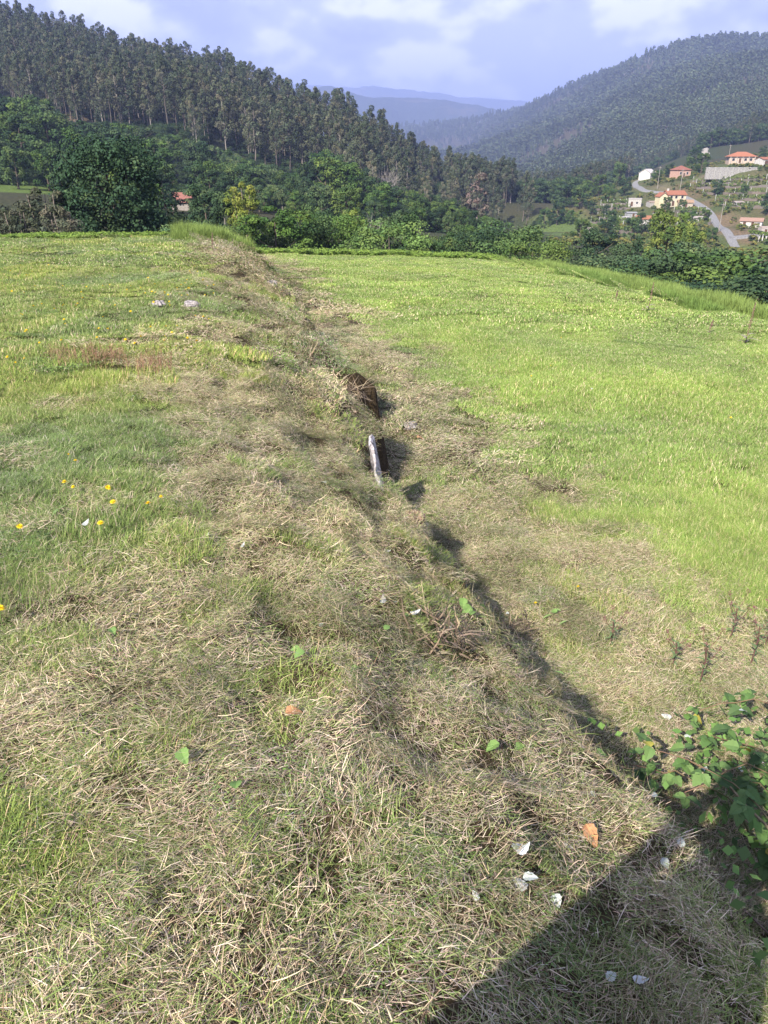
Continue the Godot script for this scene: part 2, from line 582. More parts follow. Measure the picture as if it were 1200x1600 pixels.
func build_valley() -> void:
	var xs := []
	for a in steps(240.0, 2600.0, 7.0, 1.09): xs.push_front(-a)
	var x := -234.0
	while x < 234.0:
		xs.append(x); x += 5.5
	xs.append_array(steps(240.0, 3000.0, 7.0, 1.06))
	var ds := [-600.0, -300.0, -150.0, -80.0, -40.0, -20.0]
	ds.append_array(steps(-10.0, 90.0, 5.0, 1.0))
	ds.append_array(steps(95.0, 420.0, 5.5, 1.0))
	ds.append_array(steps(430.0, 5200.0, 10.0, 1.045))
	var patches := []                            # meadows, dry banks and bare soil one can see: place, reach, colour
	for q in [[888, 362, 17.0, Color(0.15, 0.21, 0.07)], [905, 368, 12.0, Color(0.15, 0.21, 0.07)], [15, 292, 14.0, Color(0.16, 0.23, 0.06)], [-30, 292, 14.0, Color(0.16, 0.23, 0.06)], [1125, 345, 8.0, Color(0.26, 0.19, 0.12)], [1145, 362, 8.0, Color(0.25, 0.18, 0.12)], [1105, 318, 9.0, Color(0.22, 0.17, 0.10)], [1080, 300, 9.0, Color(0.19, 0.15, 0.09)], [1150, 305, 12.0, Color(0.17, 0.17, 0.08)], [1070, 290, 9.0, Color(0.24, 0.20, 0.13)], [95, 188, 11.0, Color(0.24, 0.18, 0.12)], [1195, 385, 10.0, Color(0.15, 0.20, 0.06)]]:
		patches.append([on_ground(q[0], q[1]), q[2], q[3]])
	var m := sheet(xs, ds, func(xx: float, dd: float) -> float:
		var h := valley_h(xx, dd)
		if dd > -9.0 and dd < 62.0 and absf(xx) < 40.0:
			if out_of_field(xx, dd) < 3.0: h = minf(h, field_h(xx, dd) - 1.2)
		return h, func(p: Vector3, q: Vector3) -> Color:
		var a := fbm.get_noise_2d(p.x * 0.02, p.z * 0.02)
		var c := Color.WHITE
		var edge := 25.0 * N(p.x * 0.03, p.z * 0.03)
		if p.x > 58.0 + edge and -p.z < 400.0 + edge and -p.z > 130.0:          # rough pasture of the village slope
			c = Color(0.12, 0.15, 0.055).lerp(Color(0.17, 0.15, 0.08), sst(-0.3, 0.3, fbm.get_noise_2d(p.x * 0.05, p.z * 0.05)))
		else:                                                                   # leaf litter and moss of the woods
			c = Color(0.085, 0.08, 0.045).lerp(Color(0.07, 0.085, 0.04), sst(-0.3, 0.3, a))
		for pa in patches:
			var r: float = Vector2(p.x - pa[0].x, p.z - pa[0].z).length() / pa[1] + 0.5 * N(p.x * 0.11, p.z * 0.11)
			if r < 1.0: return pa[2]
		if -p.z > 600.0 and fbm.get_noise_2d(p.x * 0.004, -p.z * 0.003) > 0.17: return Color(0.115, 0.10, 0.07)
		return c, M.land)
	var o := single("valley_terrain", m, Vector3.ZERO, "wooded valley and hillsides beyond the field", "terrain", "", "structure")
	o.name = "valley_terrain"

func build_far_hills() -> void:
	var rows := [
		["far_hill", 4600.0, [[380, 160], [440, 152], [480, 146], [515, 137], [545, 145], [580, 152], [640, 153], [690, 158], [740, 166], [800, 178], [860, 190], [940, 200]], "wooded blue hills closing the end of the valley"],
		["far_ridge", 8200.0, [[330, 150], [440, 132], [500, 136], [560, 138], [620, 141], [680, 146], [720, 153], [760, 155], [800, 158], [830, 161], [900, 170], [1000, 175]], "pale blue mountain ridge on the horizon"],
		["far_spur", 3700.0, [[470, 215], [540, 195], [600, 196], [650, 200], [700, 206], [760, 214], [860, 230]], "dark blue wooded spur in front of the far hills"],
	]
	for r in rows:
		var d0: float = r[1]
		var prof: Array = r[2]
		var v := []
		var nx := 150
		var nd := 26
		var xs := []
		for i in nx:
			xs.append(lerpf(prof[0][0] - 60.0, prof[prof.size() - 1][0] + 60.0, float(i) / (nx - 1)))
		var mb := MB.new()
		var grid := []
		for j in nd:
			var row := []
			for i in nx:
				var px: float = xs[i]
				var py: float = prof[0][1] if px < prof[0][0] else prof[prof.size() - 1][1]
				for k in prof.size() - 1:
					if px >= prof[k][0] and px <= prof[k + 1][0]:
						py = lerpf(prof[k][1], prof[k + 1][1], smoothstep(0, 1, (px - prof[k][0]) / (prof[k + 1][0] - prof[k][0])))
				var top := at_px(px, py, d0)
				var f := float(j) / (nd - 1) * 1.3      # past 1 it goes down behind
				var d := d0 * (0.72 + 0.28 * f)
				var xx := top.x * lerpf(0.85, 1.0, minf(f, 1.0))
				var low := -160.0
				var s := sin(minf(f, 1.0) * PI / 2) if f < 1.0 else 1.0 - (f - 1.0) * 1.2
				var y := lerpf(low, top.y, s) + d0 * 0.006 * fbm.get_noise_2d(xx * 0.0016, d * 0.0016) * (4.0 * s * (1.0 - s) + 0.15) * 3.0
				y += d0 * 0.0009 * fbm.get_noise_2d(xx * 0.02, d * 0.01)
				row.append(Vector3(xx, y, -d))
			grid.append(row)
		for j in nd - 1:
			for i in nx - 1:
				var p: Vector3 = grid[j][i]
				var a := fbm.get_noise_2d(p.x * 0.003, p.z * 0.003)
				mb.quad(grid[j][i], grid[j + 1][i], grid[j + 1][i + 1], grid[j][i + 1], Color(0.05, 0.065, 0.035).lerp(Color(0.11, 0.10, 0.06), sst(0.0, 0.4, a)))
		var o := single(r[0], mb.mesh(M.land), Vector3.ZERO, r[3], "hills", "", "structure")
		o.name = r[0]

# ---------------------------------------------------------------- the village across the valley
func gable_roof(w: float, dp: float, h: float, rise: float, over: float, thick: float, col: Color) -> MB:
	var m := MB.new()
	var a := w / 2 + over
	var b := dp / 2 + over
	var slope := rise / (dp / 2)
	var lo := h - over * slope
	for s in [-1.0, 1.0]:
		var e1 := Vector3(-a, lo, b * s); var e2 := Vector3(a, lo, b * s)
		var r1 := Vector3(-a, h + rise, 0); var r2 := Vector3(a, h + rise, 0)
		var u := Vector3.UP * thick
		m.quad(e1 + u, r1 + u, r2 + u, e2 + u, col); m.quad(e1, r1, r2, e2, col)
		m.quad(e1, e1 + u, e2 + u, e2, col)
		m.quad(e1, r1, r1 + u, e1 + u, col); m.quad(e2, r2, r2 + u, e2 + u, col)
	return m

func hip_roof(w: float, dp: float, h: float, rise: float, over: float, col: Color) -> MB:
	var m := MB.new()
	var a := w / 2 + over
	var b := dp / 2 + over
	var r := maxf(a - b, 0.3)
	var lo := h - 0.1
	var p := [Vector3(-a, lo, -b), Vector3(a, lo, -b), Vector3(a, lo, b), Vector3(-a, lo, b)]
	var t1 := Vector3(-r, h + rise, 0); var t2 := Vector3(r, h + rise, 0)
	m.quad(p[3], t1, t2, p[2], col); m.quad(p[1], t2, t1, p[0], col)
	m.tri(p[0], t1, p[3], col); m.tri(p[2], t2, p[1], col)
	m.quad(p[0], p[1], p[2], p[3], col)
	return m

func house_walls(w: float, dp: float, h: float, rise: float, gable: bool, col: Color) -> MB:
	var m := MB.new()
	m.box(Vector3(-w / 2, -2.5, -dp / 2), Vector3(w / 2, h, dp / 2), col)
	if gable:
		for s in [-1.0, 1.0]:
			m.tri(Vector3(w / 2 * s, h, -dp / 2), Vector3(w / 2 * s, h + rise * 0.98, 0), Vector3(w / 2 * s, h, dp / 2), col)
	return m

func opening(parent: Node, called: String, at: Vector3, w: float, h: float, face: int, frame: Color, inside: Color) -> void:
	# face 0 looks at +z, 1 at -x, 2 at +x
	var f := MB.new()
	var o := 0.12
	f.box(Vector3(-w / 2 - o, -h / 2 - o, -0.05), Vector3(w / 2 + o, -h / 2, 0.06), frame)
	f.box(Vector3(-w / 2 - o, h / 2, -0.05), Vector3(w / 2 + o, h / 2 + o, 0.06), frame)
	f.box(Vector3(-w / 2 - o, -h / 2, -0.05), Vector3(-w / 2, h / 2, 0.06), frame)
	f.box(Vector3(w / 2, -h / 2, -0.05), Vector3(w / 2 + o, h / 2, 0.06), frame)
	var n := part(called, f.mesh(M.plain), parent, at)
	n.rotation.y = [0.0, -PI / 2, PI / 2][face]
	var g := MB.new()
	g.box(Vector3(-w / 2, -h / 2, -0.04), Vector3(w / 2, h / 2, 0.02), inside)
	part("pane" if called == "window" else "leaf", g.mesh(M.glass_dark if called == "window" else M.plain), n)

func house(called: String, px: float, py: float, s: Dictionary, label: String, category := "house") -> Node3D:
	var at := on_ground(px, py)
	if s.has("d"):
		var q := at_px(px, py, s.d)
		at = put(q.x, s.d)
	var w: float = s.w; var dp: float = s.dp; var h: float = s.h; var rise: float = s.rise
	house_spots.append(Vector3(at.x, w * 0.6 + 1.0, at.z))
	var o := thing(called, at, label, category, "", s.get("turn", 0.0))
	o.scale = Vector3.ONE * s.get("size", 0.74)
	var gable: bool = s.get("gable", true)
	part("wall", house_walls(w, dp, h, rise, gable, s.wall).mesh(M.plaster), o)
	var over: float = s.get("over", 0.4)
	part("roof", (gable_roof(w, dp, h, rise, over, 0.15, s.roof) if gable else hip_roof(w, dp, h, rise, over, s.roof)).mesh(M.tile), o)
	for k in s.get("open", []):
		var face: int = k[5] if k.size() > 5 else 0
		var p := Vector3(k[1], k[2], dp / 2) if face == 0 else Vector3((-w if face == 1 else w) / 2, k[2], k[1])
		opening(o, k[0], p, k[3], k[4], face, s.get("frame", Color(0.5, 0.48, 0.45)), Color(0.03, 0.03, 0.035) if k[0] == "window" else Color(0.12, 0.07, 0.04))
	return o

func drape(path: Array, width: float, lift: float, col: Color, material: Material) -> ArrayMesh:
	var c := Curve3D.new()
	for p in path:
		c.add_point(p)
	var pts := []
	for k in path.size():
		var a: Vector3 = path[maxi(k - 1, 0)]; var b: Vector3 = path[mini(k + 1, path.size() - 1)]
		c.set_point_in(k, -(b - a) / 6.0); c.set_point_out(k, (b - a) / 6.0)
	var l := c.get_baked_length()
	var s := 0.0
	while s <= l:
		pts.append(c.sample_baked(s)); s += 1.5
	var mb := MB.new()
	var rows := []
	road_spots.append_array(pts)
	for k in pts.size():
		var way: Vector3 = pts[mini(k + 1, pts.size() - 1)] - pts[maxi(k - 1, 0)]
		way.y = 0
		var side := way.normalized().cross(Vector3.UP)
		var row := []
		for j in 5:
			var p: Vector3 = pts[k] + side * width * (j / 4.0 - 0.5)
			p.y = ground_h(p.x, -p.z) + lift
			row.append(p)
		row[0].y -= 0.6 + lift; row[4].y -= 0.6 + lift
		rows.append(row)
	for k in pts.size() - 1:
		for j in 4:
			mb.quad(rows[k][j], rows[k + 1][j], rows[k + 1][j + 1], rows[k][j + 1], col)
	return mb.mesh(material)

func build_village() -> void:
	var gd := mat("glass_dark", Color.WHITE, 0.15)
	gd.metallic_specular = 0.5
	var white := Color(0.66, 0.64, 0.61); var cream := Color(0.70, 0.64, 0.47); var pink := Color(0.62, 0.40, 0.32)
	var orange := Color(0.40, 0.18, 0.11); var brown := Color(0.36, 0.20, 0.13); var grey := Color(0.42, 0.41, 0.40)
	# roads and tracks lie on the slope
	var path := []
	for p in [[1157, 394], [1143, 375], [1128, 357], [1113, 338], [1098, 324], [1080, 313], [1062, 306], [1040, 302], [1018, 300], [1003, 296], [993, 290], [994, 284], [1006, 280]]:
		path.append(on_ground(p[0], p[1]))
	single("village_road", drape(path, 3.7, 0.25, Color(0.27, 0.26, 0.25), M.asphalt), Vector3.ZERO, "grey village road curving up the slope between the houses", "road", "", "structure").name = "village_road"
	path = []
	for p in [[1141, 373], [1160, 371], [1180, 369], [1215, 368]]:
		path.append(on_ground(p[0], p[1]))
	single("side_road", drape(path, 3.3, 0.35, Color(0.26, 0.25, 0.24), M.asphalt), Vector3.ZERO, "grey side road leaving the village road", "road", "", "structure").name = "side_road"
	path = []
	for p in [[1104, 240], [1101, 233], [1105, 226], [1102, 217], [1101, 209]]:
		path.append(on_ground(p[0], p[1]))
	single("hill_track", drape(path, 5.0, 0.4, Color(0.42, 0.38, 0.32), M.asphalt), Vector3.ZERO, "pale dirt track climbing through the trees above the village", "track", "", "structure").name = "hill_track"
	path = []
	for p in [[1110, 330], [1075, 300], [1050, 288], [1040, 284]]:
		path.append(on_ground(p[0], p[1]))
	# houses
	var big := house("villa", 1156, 255, {w = 13.5, dp = 9.0, h = 3.4, rise = 2.3, gable = false, over = 0.9, wall = Color(0.66, 0.52, 0.42), roof = Color(0.46, 0.20, 0.12), turn = -0.18, open = [["window", -4.6, 1.8, 1.3, 1.3], ["window", 4.4, 1.8, 1.3, 1.3], ["door", -1.2, 1.3, 1.2, 2.4], ["window", 1.6, 1.8, 1.3, 1.3], ["window", 0.0, 1.8, 1.4, 1.3, 1]]}, "villa with an orange hipped roof above a long pale retaining wall")
	for k in 5:
		var mb := MB.new()
		mb.tube([Vector3(-6.2 + k * 3.1, -1.0, 5.2), Vector3(-6.2 + k * 3.1, 3.3, 5.2)], [0.16, 0.16], 8, white)
		part("column", mb.mesh(M.plaster), big)
	var w1 := at_px(1103, 266, 289); var w2 := at_px(1186, 262, 290)
	w1 = put(w1.x, 289); w2 = put(w2.x, 290)
	var wm := MB.new()
	var long := (w2 - w1); long.y = 0
	wm.box(Vector3(0, -3.0, -0.25), Vector3(long.length(), 0.7, 0.25), Color(0.40, 0.39, 0.38))
	var rw := thing("retaining_wall", Vector3(w1.x, maxf(w1.y, w2.y) - 0.2, w1.z), "long pale grey retaining wall below the villa", "wall", "", atan2(-long.z, long.x))
	part("wall", wm.mesh(M.plaster), rw)
	var cap := MB.new()
	cap.box(Vector3(-0.1, 0.703, -0.35), Vector3(long.length() + 0.1, 0.82, 0.35), Color(0.6, 0.6, 0.6))
	part("coping", cap.mesh(M.plaster), rw)
	for k in 9:
		var pl := MB.new()
		var px0 := long.length() * (k + 0.5) / 9.0
		pl.box(Vector3(px0 - 0.25, -3.0, 0.253), Vector3(px0 + 0.25, 0.7, 0.42), Color(0.45, 0.44, 0.42))
		part("buttress", pl.mesh(M.plaster), rw)
	house("garage", 1193, 258, {w = 6.5, dp = 6.0, h = 2.8, rise = 1.0, wall = white, roof = orange, turn = 0.3, open = [["door", -1.0, 1.1, 2.4, 2.2]]}, "low white garage beside the villa with the orange hipped roof")
	house("red_house", 1062, 277, {w = 7.6, dp = 7.0, h = 3.6, rise = 2.0, gable = false, over = 0.5, wall = pink, roof = Color(0.34, 0.15, 0.11), turn = 0.25, open = [["window", -2.0, 2.0, 1.0, 1.2], ["window", 1.8, 2.0, 1.0, 1.2], ["door", 0.0, 1.05, 1.0, 2.1]]}, "small pinkish house with a dark red hipped roof")
	house("white_house", 1011, 278, {w = 7.5, dp = 6.5, h = 2.6, rise = 1.9, wall = Color(0.8, 0.79, 0.76), roof = Color(0.68, 0.67, 0.65), turn = 0.85, open = [["window", 0.0, 1.5, 1.0, 1.0, 2], ["door", 1.5, 1.0, 1.0, 2.0]]}, "white gabled house with a pale roof at the road's bend")
	var yh := house("cream_house", 1051, 321, {w = 8.2, dp = 6.5, h = 4.6, rise = 1.5, wall = cream, roof = orange, turn = 0.1, open = [["window", -2.6, 3.6, 1.0, 1.1], ["window", -0.4, 3.6, 1.0, 1.1], ["window", 2.4, 3.6, 1.0, 1.1], ["door", -1.5, 1.0, 1.1, 2.1], ["window", 1.8, 1.2, 1.0, 0.9]]}, "two storey cream house with an orange tiled roof by the road")
	var a2 := house_walls(5.0, 3.8, 3.9, 1.5, true, Color(0.78, 0.7, 0.48))
	var wing := part("wing", a2.mesh(M.plaster), yh, Vector3(-6.2, 0, 1.2))
	wing.rotation.y = PI / 2
	part("wing_roof", gable_roof(5.0, 3.8, 3.9, 1.5, 0.3, 0.14, orange).mesh(M.tile), wing)
	var ch := MB.new()
	ch.box(Vector3(-3.6, 5.2, -0.3), Vector3(-2.9, 7.0, 0.4), white)
	part("chimney", ch.mesh(M.plaster), yh)
	house("ruined_barn", 991, 322, {w = 5.6, dp = 4.5, h = 3.0, rise = 0.3, over = 0.1, wall = Color(0.55, 0.53, 0.50), roof = Color(0.5, 0.48, 0.46), turn = -0.25, open = [["window", 0.9, 1.5, 0.8, 0.9], ["door", -1.3, 1.0, 1.0, 2.0]]}, "pale roofless looking barn left of the cream house", "barn")
	house("stone_shed", 1020, 322, {w = 5.0, dp = 3.6, h = 1.6, rise = 0.5, over = 0.15, wall = grey, roof = Color(0.40, 0.33, 0.29), turn = 0.2, open = [["door", 0.5, 0.75, 0.9, 1.5]]}, "low grey stone shed just below the cream house", "shed")
	house("long_barn", 1015, 350, {w = 10.5, dp = 4.6, h = 2.0, rise = 1.0, wall = white, roof = Color(0.40, 0.19, 0.11), turn = -0.42, open = [["window", -3.2, 1.2, 0.7, 0.6], ["door", 0.6, 0.95, 1.1, 1.9], ["window", 3.0, 1.2, 0.7, 0.6]]}, "long low white barn with a brown tiled roof on the terraces", "barn")
	house("grey_shed", 985, 340, {w = 4.2, dp = 3.0, h = 1.9, rise = 0.35, over = 0.25, wall = Color(0.40, 0.41, 0.42), roof = Color(0.36, 0.37, 0.39), turn = 0.1, open = [["door", 0.6, 0.9, 1.0, 1.8]]}, "small grey shed with a flat grey roof beside the long barn", "shed")
	house("block_shed", 976, 346, {w = 2.8, dp = 2.4, h = 1.7, rise = 0.25, over = 0.15, wall = Color(0.6, 0.6, 0.6), roof = Color(0.5, 0.5, 0.5), turn = 0.3, open = [["door", 0.0, 0.8, 0.8, 1.6]]}, "tiny pale block shed in the terraced gardens", "shed")
	house("roadside_house", 1173, 355, {w = 7.4, dp = 4.6, h = 2.3, rise = 0.9, wall = Color(0.66, 0.63, 0.6), roof = Color(0.42, 0.28, 0.22), turn = -0.5, open = [["door", -2.2, 1.0, 1.0, 2.0], ["door", 0.6, 1.0, 1.0, 2.0], ["window", 2.6, 1.3, 0.8, 0.8]]}, "low white house with a faded brown roof above the side road")
	house("meadow_hut", 920, 366, {w = 2.6, dp = 2.0, h = 1.7, rise = 0.5, over = 0.2, wall = Color(0.36, 0.34, 0.31), roof = Color(0.38, 0.34, 0.30), turn = 0.2, open = [["door", 0.3, 0.75, 0.8, 1.5]]}, "little grey hut at the edge of the valley meadow", "hut")
	house("wall_ruin", 1197, 366, {w = 5.0, dp = 3.0, h = 2.1, rise = 0.4, over = 0.05, wall = Color(0.5, 0.45, 0.42), roof = Color(0.45, 0.38, 0.34), turn = 0.0, open = [["door", -1.0, 0.9, 1.0, 1.8]]}, "small stone outbuilding beside the side road", "shed")
	house("tan_shed", 1070, 323, {w = 6.0, dp = 4.0, h = 1.9, rise = 0.9, wall = Color(0.5, 0.44, 0.36), roof = Color(0.42, 0.30, 0.2), turn = -0.2, open = [["door", 0.0, 0.9, 1.4, 1.8]]}, "low tan roofed shed between the cream house and the road", "shed")
	house("garden_shed", 1030, 338, {w = 4.5, dp = 3.2, h = 1.6, rise = 0.5, wall = Color(0.55, 0.53, 0.5), roof = Color(0.38, 0.22, 0.15), turn = 0.3, open = [["door", 0.6, 0.75, 0.9, 1.5]]}, "small pale shed with a rusty roof above the long barn", "shed")
	house("stone_barn", 1085, 347, {w = 6.0, dp = 3.5, h = 1.7, rise = 0.4, wall = Color(0.44, 0.42, 0.4), roof = Color(0.46, 0.43, 0.4), turn = -0.1, open = [["door", -1.4, 0.8, 1.0, 1.6], ["window", 1.4, 1.0, 0.7, 0.6]]}, "grey stone barn with a slab roof just left of the road", "barn")
	house("terrace_hut", 1152, 322, {w = 3.6, dp = 2.6, h = 1.5, rise = 0.4, wall = Color(0.42, 0.38, 0.35), roof = Color(0.4, 0.35, 0.32), turn = 0.2, open = [["door", 0.4, 0.7, 0.8, 1.4]]}, "tiny ruined hut alone on the upper terraces", "hut")
	house("wood_hut", 284, 328, {size = 0.52, w = 6.0, dp = 5.0, h = 2.4, rise = 2.2, wall = Color(0.4, 0.36, 0.32), roof = Color(0.36, 0.17, 0.14), turn = 0.15, open = [["window", 0.0, 2.0, 1.0, 1.0]]}, "house with a red roof almost hidden in the trees")
	# terrace walls and vine rows on the slope
	var k := 0
	var vp := MB.new()
	vp.box(Vector3(-0.07, -0.5, -0.07), Vector3(0.07, 2.0, 0.07), Color(0.45, 0.44, 0.42))
	var vine_post := vp.mesh(M.plain)
	for r in [[1085, 285, 1200, 282], [1080, 296, 1200, 293], [1100, 305, 1200, 303], [1120, 314, 1205, 314], [1135, 326, 1205, 326], [1090, 289, 1160, 289], [930, 330, 985, 327], [935, 342, 980, 350], [925, 349, 975, 357], [940, 322, 980, 320], [960, 365, 1040, 366], [1060, 343, 1100, 343], [1055, 333, 1105, 334], [1060, 355, 1110, 352]]:
		var pts := []
		for j in 9:
			pts.append(on_ground(lerpf(r[0], r[2], j / 8.0), lerpf(r[1], r[3], j / 8.0)))
		var mb := MB.new()
		for j in 8:
			var a: Vector3 = pts[j]; var b: Vector3 = pts[j + 1]
			var hh := rng.randf_range(0.5, 0.9)
			var cc := jitter(Color(0.30, 0.27, 0.24), 0.2)
			var back := Vector3(0, 0, -0.5)
			mb.quad(a - Vector3.UP, a + Vector3.UP * hh, b + Vector3.UP * hh, b - Vector3.UP, cc)
			mb.quad(a + Vector3.UP * hh, a + Vector3.UP * hh + back, b + Vector3.UP * hh + back, b + Vector3.UP * hh, cc)
			mb.quad(a - Vector3.UP + back, a + Vector3.UP * hh + back, b + Vector3.UP * hh + back, b - Vector3.UP + back, cc)
		single("terrace_wall", mb.mesh(M.stone), Vector3.ZERO, "low dry stone terrace wall across the village slope", "wall", "terrace walls on the village slope")
		var vb := MB.new()
		for j in 260:
			var f := rng.randf() * 7.99
			var p: Vector3 = (pts[int(f)] as Vector3).lerp(pts[int(f) + 1], fmod(f, 1.0))
			p += Vector3(rng.randf_range(-0.4, 0.4), rng.randf_range(0.5, 1.7), -1.4 + rng.randf_range(-0.5, 0.5))
			add_leaf(vb, p, rdir(), 0.55, 0.45, jitter(Color(0.11, 0.15, 0.04), 0.3))
		var vr := thing("vine_row", Vector3.ZERO, "row of green vines along a terrace of the village slope", "vine row", "vine rows on the village slope")
		part("foliage", vb.mesh(M.leaf_far), vr)
		for j in range(0, 9, 2):
			var q: Vector3 = pts[j] + Vector3(0, 0, -1.4)
			part("post", vine_post, vr, q)
		k += 1
	# the vine pergola and its fence by the side road
	for r in [[1172, 374, 1215, 382, "vine pergola on pale posts below the side road"], [-25, 281, 62, 279, "vine pergola at the top of the small meadow behind the young eucalyptus"]]:
		var a := on_ground(r[0], r[1]); var b := on_ground(r[2], r[3])
		var vb := MB.new()
		for j in 900:
			add_leaf(vb, a.lerp(b, rng.randf()) + Vector3(rng.randf_range(-0.8, 0.8), rng.randf_range(1.6, 2.2), rng.randf_range(-0.9, 0.9)), rdir(), 0.5, 0.4, jitter(Color(0.12, 0.17, 0.04), 0.3))
		var pg := thing("vine_pergola", Vector3.ZERO, r[4], "pergola")
		part("foliage", vb.mesh(M.leaf_far), pg)
		for j in 9:
			var q := a.lerp(b, j / 8.0)
			var pb := MB.new()
			pb.box(q + Vector3(-0.1, -0.6, 0.8), q + Vector3(0.1, 1.9, 1.0), Color(0.6, 0.58, 0.55))
			part("post", pb.mesh(M.plain), pg)
	# power poles
	for r in [[1027, 295, 7.5], [1062, 300, 7.5], [1123, 362, 7.0], [1000, 250, 8.0], [1137, 255, 7.0], [952, 350, 6.0], [353, 372, 2.2], [442, 347, 2.0]]:
		var at := on_ground(r[0], r[1])
		if r[2] < 3.0:
			var wp := MB.new()
			wp.tube([Vector3(0, -0.5, 0), Vector3(0.03, r[2] * 0.6, 0), Vector3(0.05, r[2], 0)], [0.06, 0.055, 0.05], 6, Color(0.38, 0.35, 0.31))
			single("wooden_post", wp.mesh(M.bark), at, "grey wooden post at the end of the bank" if r[0] < 400 else "pale post half hidden behind the big round bush", "post")
			continue
		var o := thing("utility_pole", at, "slim grey pole standing on the slope", "pole", "poles across the valley")
		var mb := MB.new()
		mb.tube([Vector3(0, -0.5, 0), Vector3(0, r[2], 0)], [0.13, 0.09], 6, Color(0.42, 0.40, 0.37))
		part("shaft", mb.mesh(M.bark), o)
		var ar := MB.new()
		ar.box(Vector3(-0.6, r[2] - 0.5, -0.06), Vector3(0.6, r[2] - 0.38, 0.06), Color(0.4, 0.38, 0.36))
		part("crossarm", ar.mesh(M.bark), o)

func add_leaf(mb: MB, p: Vector3, nn: Vector3, l: float, w: float, col: Color) -> void:
	var t := nn.cross(rdir()).normalized()
	mb.leaf(p - t * l * 0.5, t * l, t.cross(nn) * w, nn, col)

# ---------------------------------------------------------------- trees
func lobes_into(mb: MB, lobes: Array, per: int, l: float, w: float, cols: Array, droop := 0.0) -> void:
	for q in lobes:
		var at: Vector3 = q[0]
		var r: Vector3 = q[1]
		var shade: Color = jitter(cols[rng.randi() % cols.size()], 0.16)
		for k in per:
			var dir := rdir()
			if dir.y < -0.5 and rng.randf() < 0.6:
				dir.y = -dir.y
			var p := at + dir * r * rng.randf_range(0.62, 1.08)
			var nn := (dir + rdir() * 0.75 + Vector3.UP * 0.25).normalized()
			var t := nn.cross(rdir()).normalized()
			if droop > 0.0:
				t = (t + Vector3.DOWN * droop).normalized()
				nn = t.cross(nn.cross(t)).normalized()
			var s := rng.randf_range(0.5, 1.5)
			mb.leaf(p - t * l * s * 0.5, t * l * s, t.cross(nn).normalized() * w * s, nn, jitter(shade, 0.2))

func broad_crown(h: float, r: float, from: float, lobes: int, per: int, l: float, w: float, cols: Array, flat := 1.0) -> MB:
	var mb := MB.new()
	var ls := []
	for k in lobes:
		var u := rng.randf()
		var y := lerpf(from, h * 0.93, pow(u, 0.9))
		var e := (y - from) / (h - from)
		var wide := r * (0.45 + 0.75 * sin(PI * clampf(0.18 + e * 0.78, 0, 1))) * 0.82
		var a := rng.randf() * TAU
		var rr := wide * sqrt(rng.randf_range(0.15, 1.0))
		var s := r * rng.randf_range(0.13, 0.42)
		ls.append([Vector3(cos(a) * rr, y, sin(a) * rr), Vector3(s, s * rng.randf_range(0.55, 0.8) * flat, s)])
	lobes_into(mb, ls, per, l, w, cols)
	return mb

func limbs(h: float, r0: float, r: float, from: float, n: int, col: Color) -> MB:
	var mb := MB.new()
	var lean := Vector3(rng.randf_range(-0.05, 0.05), 0, rng.randf_range(-0.05, 0.05))
	var path := []
	var rad := []
	for k in 6:
		var y := h * 0.85 * k / 5.0
		path.append(Vector3(lean.x * y + rng.randf_range(-0.02, 0.02) * h * 0.5, y - 0.4 * float(k == 0), lean.z * y))
		rad.append(r0 * (1.35 if k == 0 else 1.0 - k / 5.6))
	mb.tube(path, rad, 8, col)
	for k in n:
		var y := lerpf(from * 0.8, h * 0.7, float(k) / n)
		var a := k * 2.4 + rng.randf()
		var s := Vector3(lean.x * y, y, lean.z * y)
		var reach := r * rng.randf_range(0.5, 0.85)
		var e := s + Vector3(cos(a) * reach, reach * rng.randf_range(0.4, 0.9), sin(a) * reach)
		var mid := s.lerp(e, 0.5) + Vector3(0, -reach * 0.08, 0) + rdir() * reach * 0.08
		mb.tube([s, mid, e], [r0 * 0.42, r0 * 0.28, r0 * 0.08], 5, col)
	return mb

